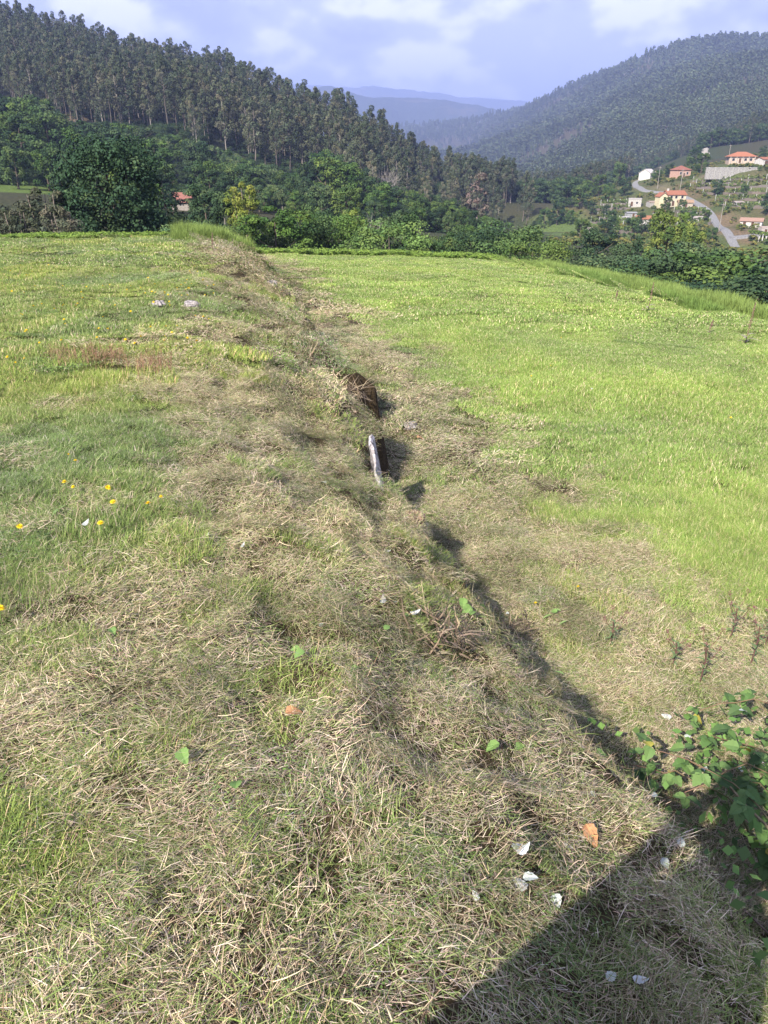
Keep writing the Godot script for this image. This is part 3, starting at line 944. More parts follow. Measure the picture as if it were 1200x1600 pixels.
func eucalyptus_meshes(k: int) -> Array:
	var h := 20.0
	var mb := MB.new()
	var ls := []
	var lean := Vector3(rng.randf_range(-0.6, 0.6), 0, rng.randf_range(-0.6, 0.6))
	var from := [0.28, 0.40, 0.22, 0.46, 0.32, 0.25][k] as float
	var n := [19, 15, 22, 13, 17, 20][k] as int
	for j in n:
		var e := (j + rng.randf()) / n
		var y := h * lerpf(from, 0.965, e)
		var wide := lerpf(2.6, 0.75, e * e) * rng.randf_range(0.5, 1.1) * (0.6 if e < 0.12 else 1.0)
		var a := j * 2.4 + rng.randf() * 1.2
		var s := lerpf(1.35, 0.8, e) * rng.randf_range(0.75, 1.3)
		ls.append([lean * (y / h) + Vector3(cos(a) * wide, y, sin(a) * wide), Vector3(s, s * 1.0, s)])
	lobes_into(mb, ls, 120, 0.62, 0.22, [Color(0.07, 0.088, 0.05), Color(0.085, 0.10, 0.06), Color(0.055, 0.074, 0.042), Color(0.10, 0.105, 0.066)], 0.6)
	var tb := MB.new()
	var path := []
	var rad := []
	for j in 9:
		var y := h * 0.95 * j / 8.0
		path.append(lean * (y / h) + Vector3(0.12 * sin(j * 1.7 + k), y - 0.5 * float(j == 0), 0.12 * cos(j * 1.3 + k)))
		rad.append(lerpf(0.22, 0.035, j / 8.0))
	var pale := [Color(0.32, 0.29, 0.26), Color(0.22, 0.19, 0.17), Color(0.44, 0.41, 0.38), Color(0.19, 0.17, 0.15), Color(0.28, 0.25, 0.22), Color(0.24, 0.21, 0.19)][k] as Color
	tb.tube(path, rad, 6, pale)
	for q in ls:
		var e: Vector3 = q[0]
		var s := lean * ((e.y - 1.4) / h) + Vector3(0, e.y - 1.6, 0)
		tb.tube([s, e], [0.07, 0.025], 4, pale)
	return [tb, mb]

var kinds := {}
func add_kind(called: String, trunk: MB, crown: MB, h: float, leafmat := "leaf_far") -> void:
	kinds[called] = [trunk.mesh(M.bark) if trunk else null, crown.mesh(M[leafmat]) if crown else null, h]

var tints := {}
func tinted(base: String, c: Color) -> StandardMaterial3D:
	var key := base + str(c)
	if not tints.has(key):
		var m: StandardMaterial3D = M[base].duplicate()
		m.albedo_color = c.linear_to_srgb()
		tints[key] = m
	return tints[key]

func tree(called: String, kind: String, at: Vector3, h: float, wide: float, label: String, category: String, group := "", tint := Color.WHITE) -> Node3D:
	var k: Array = kinds[kind]
	var o := thing(called, at, label, category, group, rng.randf() * TAU)
	var s: float = h / k[2]
	o.scale = Vector3(s * wide, s, s * wide)
	if k[0]: part("trunk", k[0], o)
	if k[1]:
		var c := part("crown" if category == "tree" else "foliage", k[1], o)
		if tint != Color.WHITE:
			c.material_override = tinted("leaf_far", tint)
	return o

func line(pts: Array, x: float) -> float:
	if x <= pts[0][0]: return pts[0][1]
	for k in pts.size() - 1:
		if x <= pts[k + 1][0]:
			return lerpf(pts[k][1], pts[k + 1][1], (x - pts[k][0]) / (pts[k + 1][0] - pts[k][0]))
	return pts[pts.size() - 1][1]

func to_px(p: Vector3) -> Vector2:
	var a := deg_to_rad(PITCH)
	var q := p - eye
	var f := -q.z * cos(a) - q.y * sin(a)
	var u := q.y * cos(a) - q.z * sin(a)
	return Vector2(600.0 + FOCAL * q.x / f, 800.0 - FOCAL * u / f)

func build_trees() -> void:
	var green := [Color(0.045, 0.078, 0.032), Color(0.06, 0.095, 0.036), Color(0.036, 0.064, 0.028), Color(0.078, 0.112, 0.042)]
	var grey := Color(0.2, 0.17, 0.14)
	add_kind("oak", limbs(10, 0.30, 4.2, 2.2, 12, Color(0.16, 0.13, 0.11)), broad_crown(10, 4.0, 1.7, 110, 300, 0.2, 0.15, green), 10.0)
	for k in 5:
		add_kind("broad%d" % k, limbs(10, 0.24, 3.6, 2.0, 7, grey), broad_crown(10, 3.3 + 0.35 * (k % 3), 1.2, 44, 165, 0.36, 0.26, green, 1.0 + 0.15 * (k % 2)), 10.0)
	for k in 4:
		add_kind("shrub%d" % k, limbs(3, 0.07, 1.4, 0.3, 6, grey), broad_crown(3, 1.5 + 0.2 * k, 0.15, 44, 300, 0.085, 0.058, green, 0.95), 3.0)
	for k in 6:
		var e := eucalyptus_meshes(k)
		add_kind("eucalyptus%d" % k, e[0], e[1], 20.0)
	var sp := MB.new()
	for j in 3:
		var a := j * 2.1
		sp.tube([Vector3(0.2 * cos(a), -0.3, 0.2 * sin(a)), Vector3(0.5 * cos(a), 2, 0.5 * sin(a)), Vector3(0.8 * cos(a + 0.4), 5.4, 0.8 * sin(a + 0.4))], [0.09, 0.07, 0.02], 6, Color(0.40, 0.34, 0.30))
	add_kind("sapling", sp, broad_crown(6, 1.5, 1.6, 40, 130, 0.24, 0.07, [Color(0.075, 0.085, 0.05), Color(0.09, 0.09, 0.055), Color(0.06, 0.075, 0.045)], 1.3), 6.0)
	var dead := limbs(6, 0.10, 2.4, 1.0, 14, Color(0.42, 0.40, 0.38))
	for j in 60:
		var s := Vector3(rng.randf_range(-1.3, 1.3), rng.randf_range(1.8, 4.8), rng.randf_range(-1.3, 1.3))
		dead.tube([s, s + (rdir() + Vector3.UP * 0.9) * 0.7], [0.025, 0.008], 4, Color(0.42, 0.40, 0.38))
	add_kind("dead", dead, null, 6.0)
	var brown := [Color(0.16, 0.12, 0.10), Color(0.14, 0.12, 0.09), Color(0.11, 0.105, 0.075)]
	add_kind("brown", limbs(10, 0.22, 3.4, 2.4, 10, Color(0.36, 0.30, 0.27)), broad_crown(10, 2.9, 2.2, 34, 42, 0.55, 0.3, brown), 10.0)
	var dark := Color(0.8, 0.85, 0.95); var fresh := Color(1.45, 1.4, 0.9); var mid := Color(1.3, 1.3, 1.1); var dusty := Color(1.55, 1.4, 1.5)
	# the trees and bushes one can tell apart: kind, x and top in the photograph, distance, width, tint, name, label
	for a in [
		["oak", 160, 213, 43, 1.0, Color(0.82, 0.92, 1.05), "oak_tree", "large dark oak with its trunk showing at the field's edge", "tree"],
		["sapling", 22, 318, 39, 1.0, Color.WHITE, "young_eucalyptus", "thin grey-green young eucalyptus at the end of the upper field, farther from the oak", "tree"],
		["sapling", 62, 288, 41, 1.15, Color.WHITE, "young_eucalyptus", "thin grey-green young eucalyptus with leaning reddish stems, nearer the oak", "tree"],
		["sapling", -30, 300, 40, 1.2, Color.WHITE, "young_eucalyptus", "thin grey-green young eucalyptus at the far end of the row", "tree"],
		["sapling", 88, 318, 38, 1.0, dusty, "young_eucalyptus", "small pale young eucalyptus right beside the oak", "tree"],
		["shrub1", 258, 330, 44, 0.75, dusty, "conical_shrub", "pointed grey-green shrub beside the dark oak", "shrub"],
		["shrub2", 300, 350, 41, 1.0, Color(2.0, 1.9, 1.8), "pale_shrub", "low silvery shrub behind the tall grass", "shrub"],
		["shrub3", 330, 356, 41, 0.9, mid, "low_shrub", "low green shrub between the silvery shrub and the wooden post", "shrub"],
		["broad0", 318, 288, 70, 1.0, dark, "dark_tree", "dark broadleaf tree beside the hidden red roof", "tree"],
		["broad1", 352, 300, 62, 0.9, dark, "dark_tree", "dark broadleaf tree behind the wooden post", "tree"],
		["broad1", 268, 311, 92, 0.8, dark, "hut_tree", "rounded tree before the left end of the hidden red roof", "tree"],
		["broad3", 300, 313, 90, 0.7, dark, "hut_tree", "rounded tree before the right end of the hidden red roof", "tree"],
		["sapling", 376, 280, 60, 0.9, Color(2.4, 2.5, 0.8), "lime_tree", "spindly yellow-green tree standing above the round bush", "tree"],
		["shrub0", 425, 320, 50, 1.25, Color(1.35, 1.45, 0.8), "round_bush", "big round fresh green bush behind the bracken", "shrub"],
		["shrub1", 470, 334, 52, 1.1, mid, "leafy_bush", "grey-green bush beside the big round one", "shrub"],
		["shrub3", 515, 338, 54, 1.0, Color(1.2, 1.35, 0.8), "leafy_bush", "mid green bush left of the bright upright bush", "shrub"],
		["broad2", 490, 322, 66, 0.8, mid, "small_tree", "small tree with a rounded crown behind the bushes", "tree"],
		["sapling", 547, 322, 56, 0.9, Color(2.2, 2.6, 0.9), "bright_bush", "bright green upright bush beside the bare branches", "shrub"],
		["dead", 572, 330, 56, 1.0, Color.WHITE, "bare_tree", "bare grey branches of a dead tree behind the bracken", "tree"],
		["dead", 536, 335, 58, 0.8, Color.WHITE, "bare_tree", "smaller bare grey dead tree behind the bright upright bush", "tree"],
		["shrub2", 612, 347, 50, 1.2, Color(2.1, 2.0, 1.4), "pale_shrub", "broad pale green shrub at the end of the lower field", "shrub"],
		["shrub0", 690, 360, 51, 0.8, mid, "leafy_bush", "small green bush right of the broad pale shrub", "shrub"],
		["shrub1", 735, 356, 54, 1.0, dark, "leafy_bush", "dark green bush at the far corner of the field", "shrub"],
		["shrub2", 780, 350, 55, 1.2, mid, "leafy_bush", "tall mid green bush at the far corner of the field", "shrub"],
		["shrub3", 838, 378, 49, 1.1, fresh, "leafy_bush", "low fresh green bush past the bracken's end", "shrub"],
		["broad3", 748, 268, 190, 0.9, Color.WHITE, "brown_tree", "", "tree"],
		["broad4", 1052, 322, 88, 0.85, Color(1.9, 1.65, 0.95), "willow_tree", "yellow-green willow standing before the village", "tree"],
		["broad1", 1085, 352, 84, 0.7, Color(1.7, 1.55, 0.95), "willow_tree", "shorter yellowish willow right of the tall one", "tree"],
		["shrub0", 900, 385, 56, 1.5, dark, "hedge_bush", "dark bush below the edge of the lower field, nearest the bracken", "shrub"],
		["broad2", 940, 358, 75, 1.0, dark, "hedge_tree", "dark rounded tree below the valley meadow", "tree"],
		["broad0", 985, 372, 66, 0.9, dark, "hedge_tree", "dark rounded tree left of the willow", "tree"],
		["shrub1", 990, 392, 52, 1.5, dusty, "hedge_bush", "greyish bush just past the field's edge under the willow", "shrub"],
		["shrub2", 1035, 390, 50, 1.5, mid, "hedge_bush", "mid green bush under the willow", "shrub"],
		["broad3", 1080, 372, 58, 0.9, dusty, "hedge_tree", "grey-green tree below the village road", "tree"],
		["shrub3", 1085, 402, 46, 1.4, dark, "hedge_bush", "dark bush along the field's right edge", "shrub"],
		["shrub0", 1135, 392, 44, 1.6, Color(1.2, 1.25, 0.8), "hedge_bush", "tall fresh green bush along the field's right edge", "shrub"],
		["shrub1", 1180, 415, 38, 1.6, dark, "hedge_bush", "big dark bush where the field's right edge comes closest", "shrub"],
		["shrub2", 1215, 400, 40, 1.6, fresh, "hedge_bush", "yellowish green bush at the end of the hedge", "shrub"],
		["shrub3", 1165, 402, 50, 1.5, mid, "hedge_bush", "mid green bush behind the big dark one", "shrub"],
		["broad1", 1130, 385, 70, 0.8, dark, "hedge_tree", "dark tree beside the road's lower end", "tree"],
	]:
		var p := at_px(a[1], a[2], a[3])
		var g := put(p.x, a[3])
		var kind: String = "brown" if a[6] == "brown_tree" else a[0]
		var label: String = "pinkish brown half bare tree at the foot of the hill" if a[6] == "brown_tree" else a[7]
		tree(a[6], kind, g, maxf(p.y - g.y, 0.8), a[4], label, a[8], "", a[5])
	# broadleaf wood between the field and the plantation; its upper outline as it shows
	var limit := [[-100, 130], [0, 140], [60, 150], [110, 188], [200, 190], [300, 214], [400, 252], [480, 258], [500, 222], [560, 240], [600, 285], [700, 305], [800, 345], [860, 350]]
	var n := 0
	var tries := 0
	var near := [[-100, 325], [72, 325], [85, 262], [240, 262], [330, 292], [420, 335], [560, 322], [650, 335], [830, 362]]
	while n < 260 and tries < 5000:
		tries += 1
		var px := rng.randf_range(-90, 830)
		var d := 60.0 + 195.0 * pow(rng.randf(), 0.6)
		var x := at_px(px, 320, d).x
		var g := put(x, d)
		var h := rng.randf_range(6.0, 12.5)
		var top := to_px(g + Vector3.UP * h)
		var roof := maxf(line(limit, top.x), lerpf(line(near, top.x), line(limit, top.x), sst(90.0, 190.0, d)))
		if top.y < roof:
			h = at_px(top.x, roof + rng.randf_range(0, 12), d).y - g.y
			if h < 2.6: continue
		if absf(px - 284) < 26 and d < 215 and top.y < 330: continue
		if px < 75 and px > -20 and d < 130 and top.y < 300: continue
		var t: Color = [Color(0.6, 0.66, 0.7), dark, mid, Color(1.15, 1.25, 0.8), Color(0.85, 0.9, 0.8), fresh, dusty][rng.randi() % 7]
		tree("broadleaf_tree", "broad%d" % (rng.randi() % 5), g, h, rng.randf_range(0.85, 1.25), "broadleaf tree in the mixed wood below the plantation", "tree", "broadleaf trees below the plantation", t)
		n += 1
	for k in 22:
		var px := rng.randf_range(540, 720)
		var d := rng.randf_range(190, 290)
		var g := put(at_px(px, 300, d).x, d)
		var h := rng.randf_range(11, 16)
		if to_px(g + Vector3.UP * h).y < 205 + (px - 560) * 0.6: h *= 0.75
		tree("thin_tree", "dead" if k % 5 == 0 else "eucalyptus%d" % (k % 6), g, h * 0.9, 0.9, "greyish thin tree on the shoulder of the wooded hill", "tree", "thin trees on the hill's shoulder", Color(1.7, 1.5, 1.55))
	# bushes under and below the plantation
	var under := Buf.new()
	for k in 1500:
		var px := rng.randf_range(-80, 700)
		var dd := rng.randf_range(150, 330)
		var xx := at_px(px, 250, dd).x
		if px > 60 and px < 118 and dd > 255 and dd < 305: continue
		var s := rng.randf_range(0.4, 1.0)
		var cc := rng.randf_range(0.7, 1.15)
		under.put(Transform3D(Basis(Vector3.UP, rng.randf() * TAU).scaled(Vector3(s * 1.2, s, s * 1.2)), put(xx, dd)), Color(cc, cc, cc))
	multi("undergrowth", kinds["shrub1"][1], under, "dark bushes growing under and below the plantation trees", "scrub")
	# the eucalyptus plantation
	var base := [[-150, 300], [0, 296], [100, 300], [200, 276], [300, 260], [380, 254], [440, 248], [520, 246], [600, 236], [700, 232], [800, 262]]
	var ridge := [[-150, 540], [0, 480], [100, 468], [200, 455], [300, 435], [390, 425], [450, 395], [510, 365], [560, 335], [610, 315], [700, 298], [800, 285]]
	var spots := []
	var d := 232.0
	while d < 545.0:
		var x := -330.0
		while x < 95.0:
			var xx := x + rng.randf_range(-2.6, 2.6)
			var dd := d + rng.randf_range(-2.6, 2.6)
			x += 6.0
			var px := 600.0 + FOCAL * xx / (dd * 1.1)
			if px < -70 or px > 800: continue
			if dd < line(base, px) + 6.0 * N(xx * 0.05, 1.0) or dd > line(ridge, px): continue
			if px > 55 and px < 125 and dd < 325: continue
			if px > 600 and rng.randf() < 0.35: continue
			spots.append([dd, xx, px])
		d += 6.0
	spots.sort_custom(func(p, q): return p[0] - line(base, p[2]) < q[0] - line(base, q[2]))
	var rest := []
	for k in 6: rest.append(Buf.new())
	for k in spots.size():
		var s: Array = spots[k]
		var h := rng.randf_range(13.0, 21.0) * (0.85 if s[2] > 600 else 1.0)
		var v := rng.randi() % 6
		var g := put(s[1], s[0])
		var c := Color(1, 1, 1) * rng.randf_range(0.85, 1.15)
		if k < 300:
			tree("eucalyptus_tree", "eucalyptus%d" % v, g, h, rng.randf_range(0.85, 1.15), "tall slender eucalyptus with a bare pale trunk in the hillside plantation", "tree", "eucalyptus trees in the hillside plantation", [Color(0.9, 0.92, 0.9), Color.WHITE, Color(1.15, 1.1, 1.05), Color(1.3, 1.2, 1.15)][rng.randi() % 4])
		else:
			var f := h / 20.0
			rest[v].put(Transform3D(Basis(Vector3.UP, rng.randf() * TAU).scaled(Vector3(f, f, f) * Vector3(rng.randf_range(0.85, 1.15), 1, rng.randf_range(0.85, 1.15))), g), c)
	for v in 6:
		var both := ArrayMesh.new()
		for j in 2:
			var m: ArrayMesh = kinds["eucalyptus%d" % v][j]
			both.add_surface_from_arrays(Mesh.PRIMITIVE_TRIANGLES, m.surface_get_arrays(0))
			both.surface_set_material(j, m.surface_get_material(0))
		multi("plantation", both, rest[v], "eucalyptus plantation covering the upper hillside up to its ridge", "forest")
	# woods on the far side of the valley
	var far := []
	var far_bufs := []
	for k in 4:
		var mb := MB.new()
		var ls := []
		for j in 7:
			var e := (j + rng.randf()) / 7.0
			var a := rng.randf() * TAU
			var wide := 2.2 * (1.0 - e * 0.7) * rng.randf()
			ls.append([Vector3(cos(a) * wide, lerpf(3.0, 10.6, e), sin(a) * wide), Vector3.ONE * lerpf(2.1, 1.1, e)])
		lobes_into(mb, ls, 16, 1.7, 1.0, [Color(0.06, 0.082, 0.042), Color(0.072, 0.092, 0.05), Color(0.085, 0.098, 0.055)])
		mb.tube([Vector3(0, -1, 0), Vector3(0, 8, 0)], [0.2, 0.1], 4, Color(0.3, 0.27, 0.25))
		far.append(mb.mesh(M.leaf_far))
		far_bufs.append(Buf.new())
	var mixed := []
	for k in 9: mixed.append(Buf.new())
	for k in 46000:
		var dd := 300.0 * pow(11.5, rng.randf())
		var px := rng.randf_range(560, 1330)
		var xx := (px - 600.0) / FOCAL * dd / 1.09
		if dd < 480 and px > 885.0 + (dd - 300) * 0.55: continue
		if dd < 330 and px > 800: continue
		if px < 700 and dd < 330: continue
		var open := fbm.get_noise_2d(xx * 0.004, dd * 0.003)
		if open > 0.17 and rng.randf() < 0.8 * sst(600.0, 1000.0, dd): continue
		if dd < 620.0 and rng.randf() < 0.6: continue
		var g := put(xx, dd)
		var q := to_px(g)
		if q.y > 236 and q.x > 985 and dd < 560: continue
		if dd < 620.0:                               # near enough to show its make: the plantation's own kinds
			var kk := rng.randi() % 6 if N(xx * 0.015, dd * 0.015) > -0.1 else 6 + rng.randi() % 3
			var f := rng.randf_range(0.55, 0.8) * (1.0 if kk < 6 else 1.25)
			mixed[kk].put(Transform3D(Basis(Vector3.UP, rng.randf() * TAU).scaled(Vector3(f, f, f)), g), Color(1, 1, 1) * rng.randf_range(0.8, 1.2))
			continue
		var big := rng.randf_range(0.6, 1.2) * clampf(dd / 900.0, 0.85, 1.7)
		var bright := rng.randf_range(0.92, 1.08) * (1.0 + 0.5 * fbm.get_noise_2d(xx * 0.006, dd * 0.006))
		far_bufs[k % 4].put(Transform3D(Basis(Vector3.UP, rng.randf() * TAU).scaled(Vector3(big, big, big)), g), Color(bright, bright, bright))
	for k in 4:
		multi("hillside_wood", far[k], far_bufs[k], "far wood covering the hillside across the valley", "forest")
	for v in 9:
		var src: Array = kinds["eucalyptus%d" % v] if v < 6 else kinds["broad%d" % (v - 6)]
		var both := ArrayMesh.new()
		for j in 2:
			both.add_surface_from_arrays(Mesh.PRIMITIVE_TRIANGLES, src[j].surface_get_arrays(0))
			both.surface_set_material(j, src[j].surface_get_material(0))
		multi("valley_wood", both, mixed[v], "mixed wood filling the valley floor and the foot of the far hillside", "forest")
	# rough growth on the village slope
	var rough := Buf.new()
	var rm := broad_crown(1.4, 0.8, 0.1, 8, 16, 0.5, 0.34, [Color(0.10, 0.13, 0.04), Color(0.13, 0.14, 0.05), Color(0.08, 0.11, 0.035)])
	for k in 5200:
		var px := rng.randf_range(860, 1260)
		var dd := rng.randf_range(150, 400)
		var xx := (px - 600.0) / FOCAL * dd / 1.07
		var g := put(xx, dd)
		var q := to_px(g)
		if near_road(g) or near_house(g): continue
		if q.x < 925 and q.y > 345 and q.y < 372: continue
		if fbm.get_noise_2d(xx * 0.05, dd * 0.05) < -0.05: continue
		var s := rng.randf_range(0.3, 0.95)
		var c := [Color(1, 1, 1), Color(1.3, 1.15, 0.9), Color(0.8, 0.9, 0.9), Color(1.5, 1.2, 1.0)][rng.randi() % 4] as Color
		rough.put(Transform3D(Basis(Vector3.UP, rng.randf() * TAU).scaled(Vector3(s * 1.4, s, s * 1.4)), g), c)
	multi("slope_scrub", rm.mesh(M.leaf_far), rough, "low green scrub and tall weeds over the village slope", "scrub")
	n = 0
	for a in [[940, 280, 1.2], [965, 285, 1.2], [975, 300, 0.9], [935, 300, 1.0], [950, 310, 0.9], [1045, 270, 0.7], [1075, 262, 0.8], [1085, 255, 1.0], [1095, 265, 1.0], [1025, 280, 0.6], [1120, 300, 0.6], [1160, 305, 0.7], [1200, 330, 0.7], [1040, 322, 0.5], [1065, 322, 0.5], [945, 335, 0.6], [955, 345, 0.6], [925, 330, 0.6], [1100, 345, 0.5], [1075, 350, 0.6], [1190, 245, 0.8], [1130, 250, 0.6], [905, 320, 1.0], [885, 318, 1.1], [915, 305, 1.1], [890, 345, 0.7], [870, 345, 0.9], [850, 350, 0.9], [1000, 360, 0.6], [960, 358, 0.5], [1110, 375, 0.6], [1165, 345, 0.4], [1020, 362, 0.6], [985, 372, 0.7], [945, 372, 0.7], [905, 372, 0.7]]:
		var g := on_ground(a[0], a[1] + 6)
		if near_house(g): continue
		tree("village_tree", "broad%d" % (n % 5), g, 7.5 * a[2] * rng.randf_range(0.85, 1.15), rng.randf_range(0.9, 1.2), "small broadleaf tree among the village gardens", "tree", "trees among the village gardens", [dark, mid, dark, fresh, Color(1.1, 1.2, 0.9)][n % 5])
		n += 1
	# bracken and rough grass along the field's edges
	build_bracken()

func near_house(p: Vector3) -> bool:
	for q in house_spots:
		if Vector2(p.x - q.x, p.z - q.z).length() < q.y: return true
	return false

func near_road(p: Vector3) -> bool:
	for q in road_spots:
		if Vector2(p.x - q.x, p.z - q.z).length() < 3.2: return true
	return false

var house_spots := []
var road_spots := []

func build_bracken() -> void:
	var mb := MB.new()
	for k in 11:
		var a := k * 2.4 + rng.randf() * 0.5
		var l := rng.randf_range(0.7, 1.15)
		var o := Vector3(cos(a), 0, sin(a))
		var side := Vector3(-sin(a), 0, cos(a))
		for j in 10:
			var f := j / 9.0
			var p := o * l * f * 0.7 + Vector3.UP * l * (1.0 * f - 0.85 * f * f + 0.04)
			var w := 0.30 * l * (1.05 - f) + 0.02
			for s in [-1.0, 1.0]:
				var along: Vector3 = (side * s + o * 0.35 + Vector3.DOWN * 0.25).normalized() * w
				mb.leaf(p, along, o * 0.09, (Vector3.UP + o * 0.7 + rdir() * 0.4).normalized(), jitter(Color(0.19, 0.28, 0.06), 0.2))
	var fl := []
	for k in 9:
		var a := k * 2.4
		fl.append([Vector3(cos(a) * 0.32, 0.12 + 0.05 * (k % 4), sin(a) * 0.32), Vector3(0.2, 0.14, 0.2)])
	lobes_into(mb, fl, 34, 0.13, 0.05, [Color(0.17, 0.26, 0.055), Color(0.20, 0.29, 0.065)])
	var fern := mb.mesh(M.grass)
	var b := Buf.new()
	for k in 9000:
		var d := rng.randf_range(29.5, 50.0)
		var x := rng.randf_range(-24, 12)
		var e := out_of_field(x, d)
		if e < 0.15 or e > 4.2: continue
		if d < 42 and x > lip_x(d): continue
		if x > 6.5 - 0.1 * (d - 43): continue
		var s := rng.randf_range(0.55, 0.9) * (1.0 if x > lip_x(d) else 0.75)
		var c := rng.randf_range(0.85, 1.2)
		b.put(Transform3D(Basis(Vector3.UP, rng.randf() * TAU).scaled(Vector3(s, s, s)), put(x, d)), Color(c, c, c * 0.9))
	multi("bracken", fern, b, "bright green bracken growing along the far edges of the field", "fern")
	# tall grass
	var tg := MB.new()
	for k in 110:
		var a := rng.randf() * TAU
		var r := sqrt(rng.randf()) * 0.3
		add_blade(tg, Vector3(cos(a) * r, 0, sin(a) * r), rng.randf() * TAU, rng.randf_range(0.02, 0.25), rng.randf_range(0.35, 0.75), rng.randf_range(0.008, 0.016), rng.randf_range(0.1, 0.9), jitter(Color(0.20, 0.27, 0.07), 0.2), jitter(Color(0.20, 0.27, 0.07), 0.2), 4)
	var tall := tg.mesh(M.grass)
	b = Buf.new()
	for k in 6000:
		var d := rng.randf_range(14.0, 46.0)
		var x := rng.randf_range(5.5, 14.0)
		var e := out_of_field(x, d)
		if e < -0.25 or e > 1.2 or x < 6.2: continue
		var s := rng.randf_range(0.3, 0.75)
		b.put(Transform3D(Basis(Vector3.UP, rng.randf() * TAU).scaled(Vector3(1, s, 1)), put(x, d)), Color(1, 1, 1) * rng.randf_range(0.75, 1.15))
	for k in 420:                                    # the line of uncut grass on the low step
		var d := rng.randf_range(21.0, 33.0)
		var x := 9.2 - 0.12 * (d - 20.0) + rng.randf_range(-0.35, 0.35)
		var s := rng.randf_range(0.35, 0.7)
		if N(d * 0.4, 5.0) < -0.2: continue
		b.put(Transform3D(Basis(Vector3.UP, rng.randf() * TAU).scaled(Vector3(0.8, s, 0.8)), put(x, d)), Color(0.85, 0.95, 0.9) * rng.randf_range(0.7, 1.1))
	for k in 700:                                    # the uncut corner at the bank's end
		var d := rng.randf_range(28.8, 32.5)
		var x := lip_x(d) + rng.randf_range(-2.6, -0.1)
		var s := rng.randf_range(0.4, 1.15) * (1.0 - 0.5 * absf(N(x * 0.8, d * 0.8)))
		b.put(Transform3D(Basis(Vector3.UP, rng.randf() * TAU).scaled(Vector3(1, s, 1)), put(x, d)), Color(1, 1, 1) * rng.randf_range(0.8, 1.2))
	multi("tall_grass", tall, b, "uncut tall grass along the field's right edge and the bank's end", "grass")

# ---------------------------------------------------------------- grass and hay
func add_blade(mb: MB, at: Vector3, az: float, lean: float, l: float, w: float, bend: float, c1: Color, c2: Color, segs: int) -> void:
	var path := [at]
	var wid := [w]
	var p := at
	var a := lean
	var o := Vector3(cos(az), 0, sin(az))
	for k in segs:
		p += (o * sin(a) + Vector3.UP * cos(a)) * (l / segs)
		a += bend / segs
		path.append(p)
		wid.append(w * (1.0 - pow(float(k + 1) / segs, 2.0) * 0.97))
	var side := Vector3(-sin(az), 0, cos(az))
	if lean > 1.0:
		side = (side + Vector3.UP * rng.randf_range(-0.8, 0.8)).normalized()
	mb.strip(path, side, wid, c1, c2)

const STRAW := [Color(0.49, 0.39, 0.28), Color(0.59, 0.49, 0.36), Color(0.34, 0.26, 0.185), Color(0.54, 0.41, 0.32), Color(0.64, 0.55, 0.42)]
const CUT := [Color(0.19, 0.26, 0.08), Color(0.28, 0.33, 0.12), Color(0.14, 0.20, 0.065), Color(0.35, 0.37, 0.18)]
const TURF := [Color(0.155, 0.235, 0.062), Color(0.19, 0.275, 0.075), Color(0.125, 0.195, 0.055), Color(0.23, 0.30, 0.10)]

func pick(a: Array) -> Color:
	return jitter(a[rng.randi() % a.size()], 0.18)

func tuft(kind: String, r: float, n: int, wide: float) -> MB:
	var mb := MB.new()
	for k in n:
		var a := rng.randf() * TAU
		var q := sqrt(rng.randf()) * r
		var at := Vector3(cos(a) * q, 0, sin(a) * q)
		var segs := 3 if r < 0.3 else 2
		match kind:
			"hay":
				var u := rng.randf()
				at.y = 0.004 + 0.045 * rng.randf() * rng.randf()
				var c := pick(STRAW) if u < 0.46 else pick(CUT)
				if u > 0.89: c = pick([Color(0.17, 0.12, 0.08), Color(0.24, 0.17, 0.11)])
				var az := rng.randf() * TAU if rng.randf() < 0.55 else rng.randf_range(-0.7, 0.7)
				add_blade(mb, at, az, rng.randf_range(1.0, 1.7), (0.015 + 0.075 * pow(rng.randf(), 2.2)) * (1.0 if r < 0.5 else 1.5), wide * rng.randf_range(0.5, 1.5), rng.randf_range(-0.9, 1.3), c, jitter(c, 0.15), segs)
			"stubble":
				var u := rng.randf()
				var c := pick(TURF) if u < 0.7 else pick(CUT)
				if u > 0.9: c = pick(STRAW)
				add_blade(mb, at, rng.randf() * TAU, rng.randf_range(0.1, 1.0), rng.randf_range(0.03, 0.08), wide * rng.randf_range(0.7, 1.5), rng.randf_range(0.0, 1.2), c, jitter(c, 0.15), segs)
			"turf":
				var c := pick(TURF)
				if rng.randf() < 0.12: c = pick(STRAW)
				add_blade(mb, at, rng.randf() * TAU, rng.randf_range(0.0, 0.6), rng.randf_range(0.05, 0.12), wide * rng.randf_range(0.7, 1.4), rng.randf_range(0.1, 1.1), c, jitter(c, 0.12), segs)
			"clover":
				at.y = rng.randf_range(0.01, 0.05)
				var c := pick([Color(0.10, 0.17, 0.05), Color(0.14, 0.22, 0.06), Color(0.12, 0.17, 0.08)])
				var nn := (Vector3.UP + rdir() * 0.6).normalized()
				add_leaf(mb, at, nn, rng.randf_range(0.010, 0.020) * wide / 0.003, rng.randf_range(0.007, 0.013) * wide / 0.003, c)
	return mb

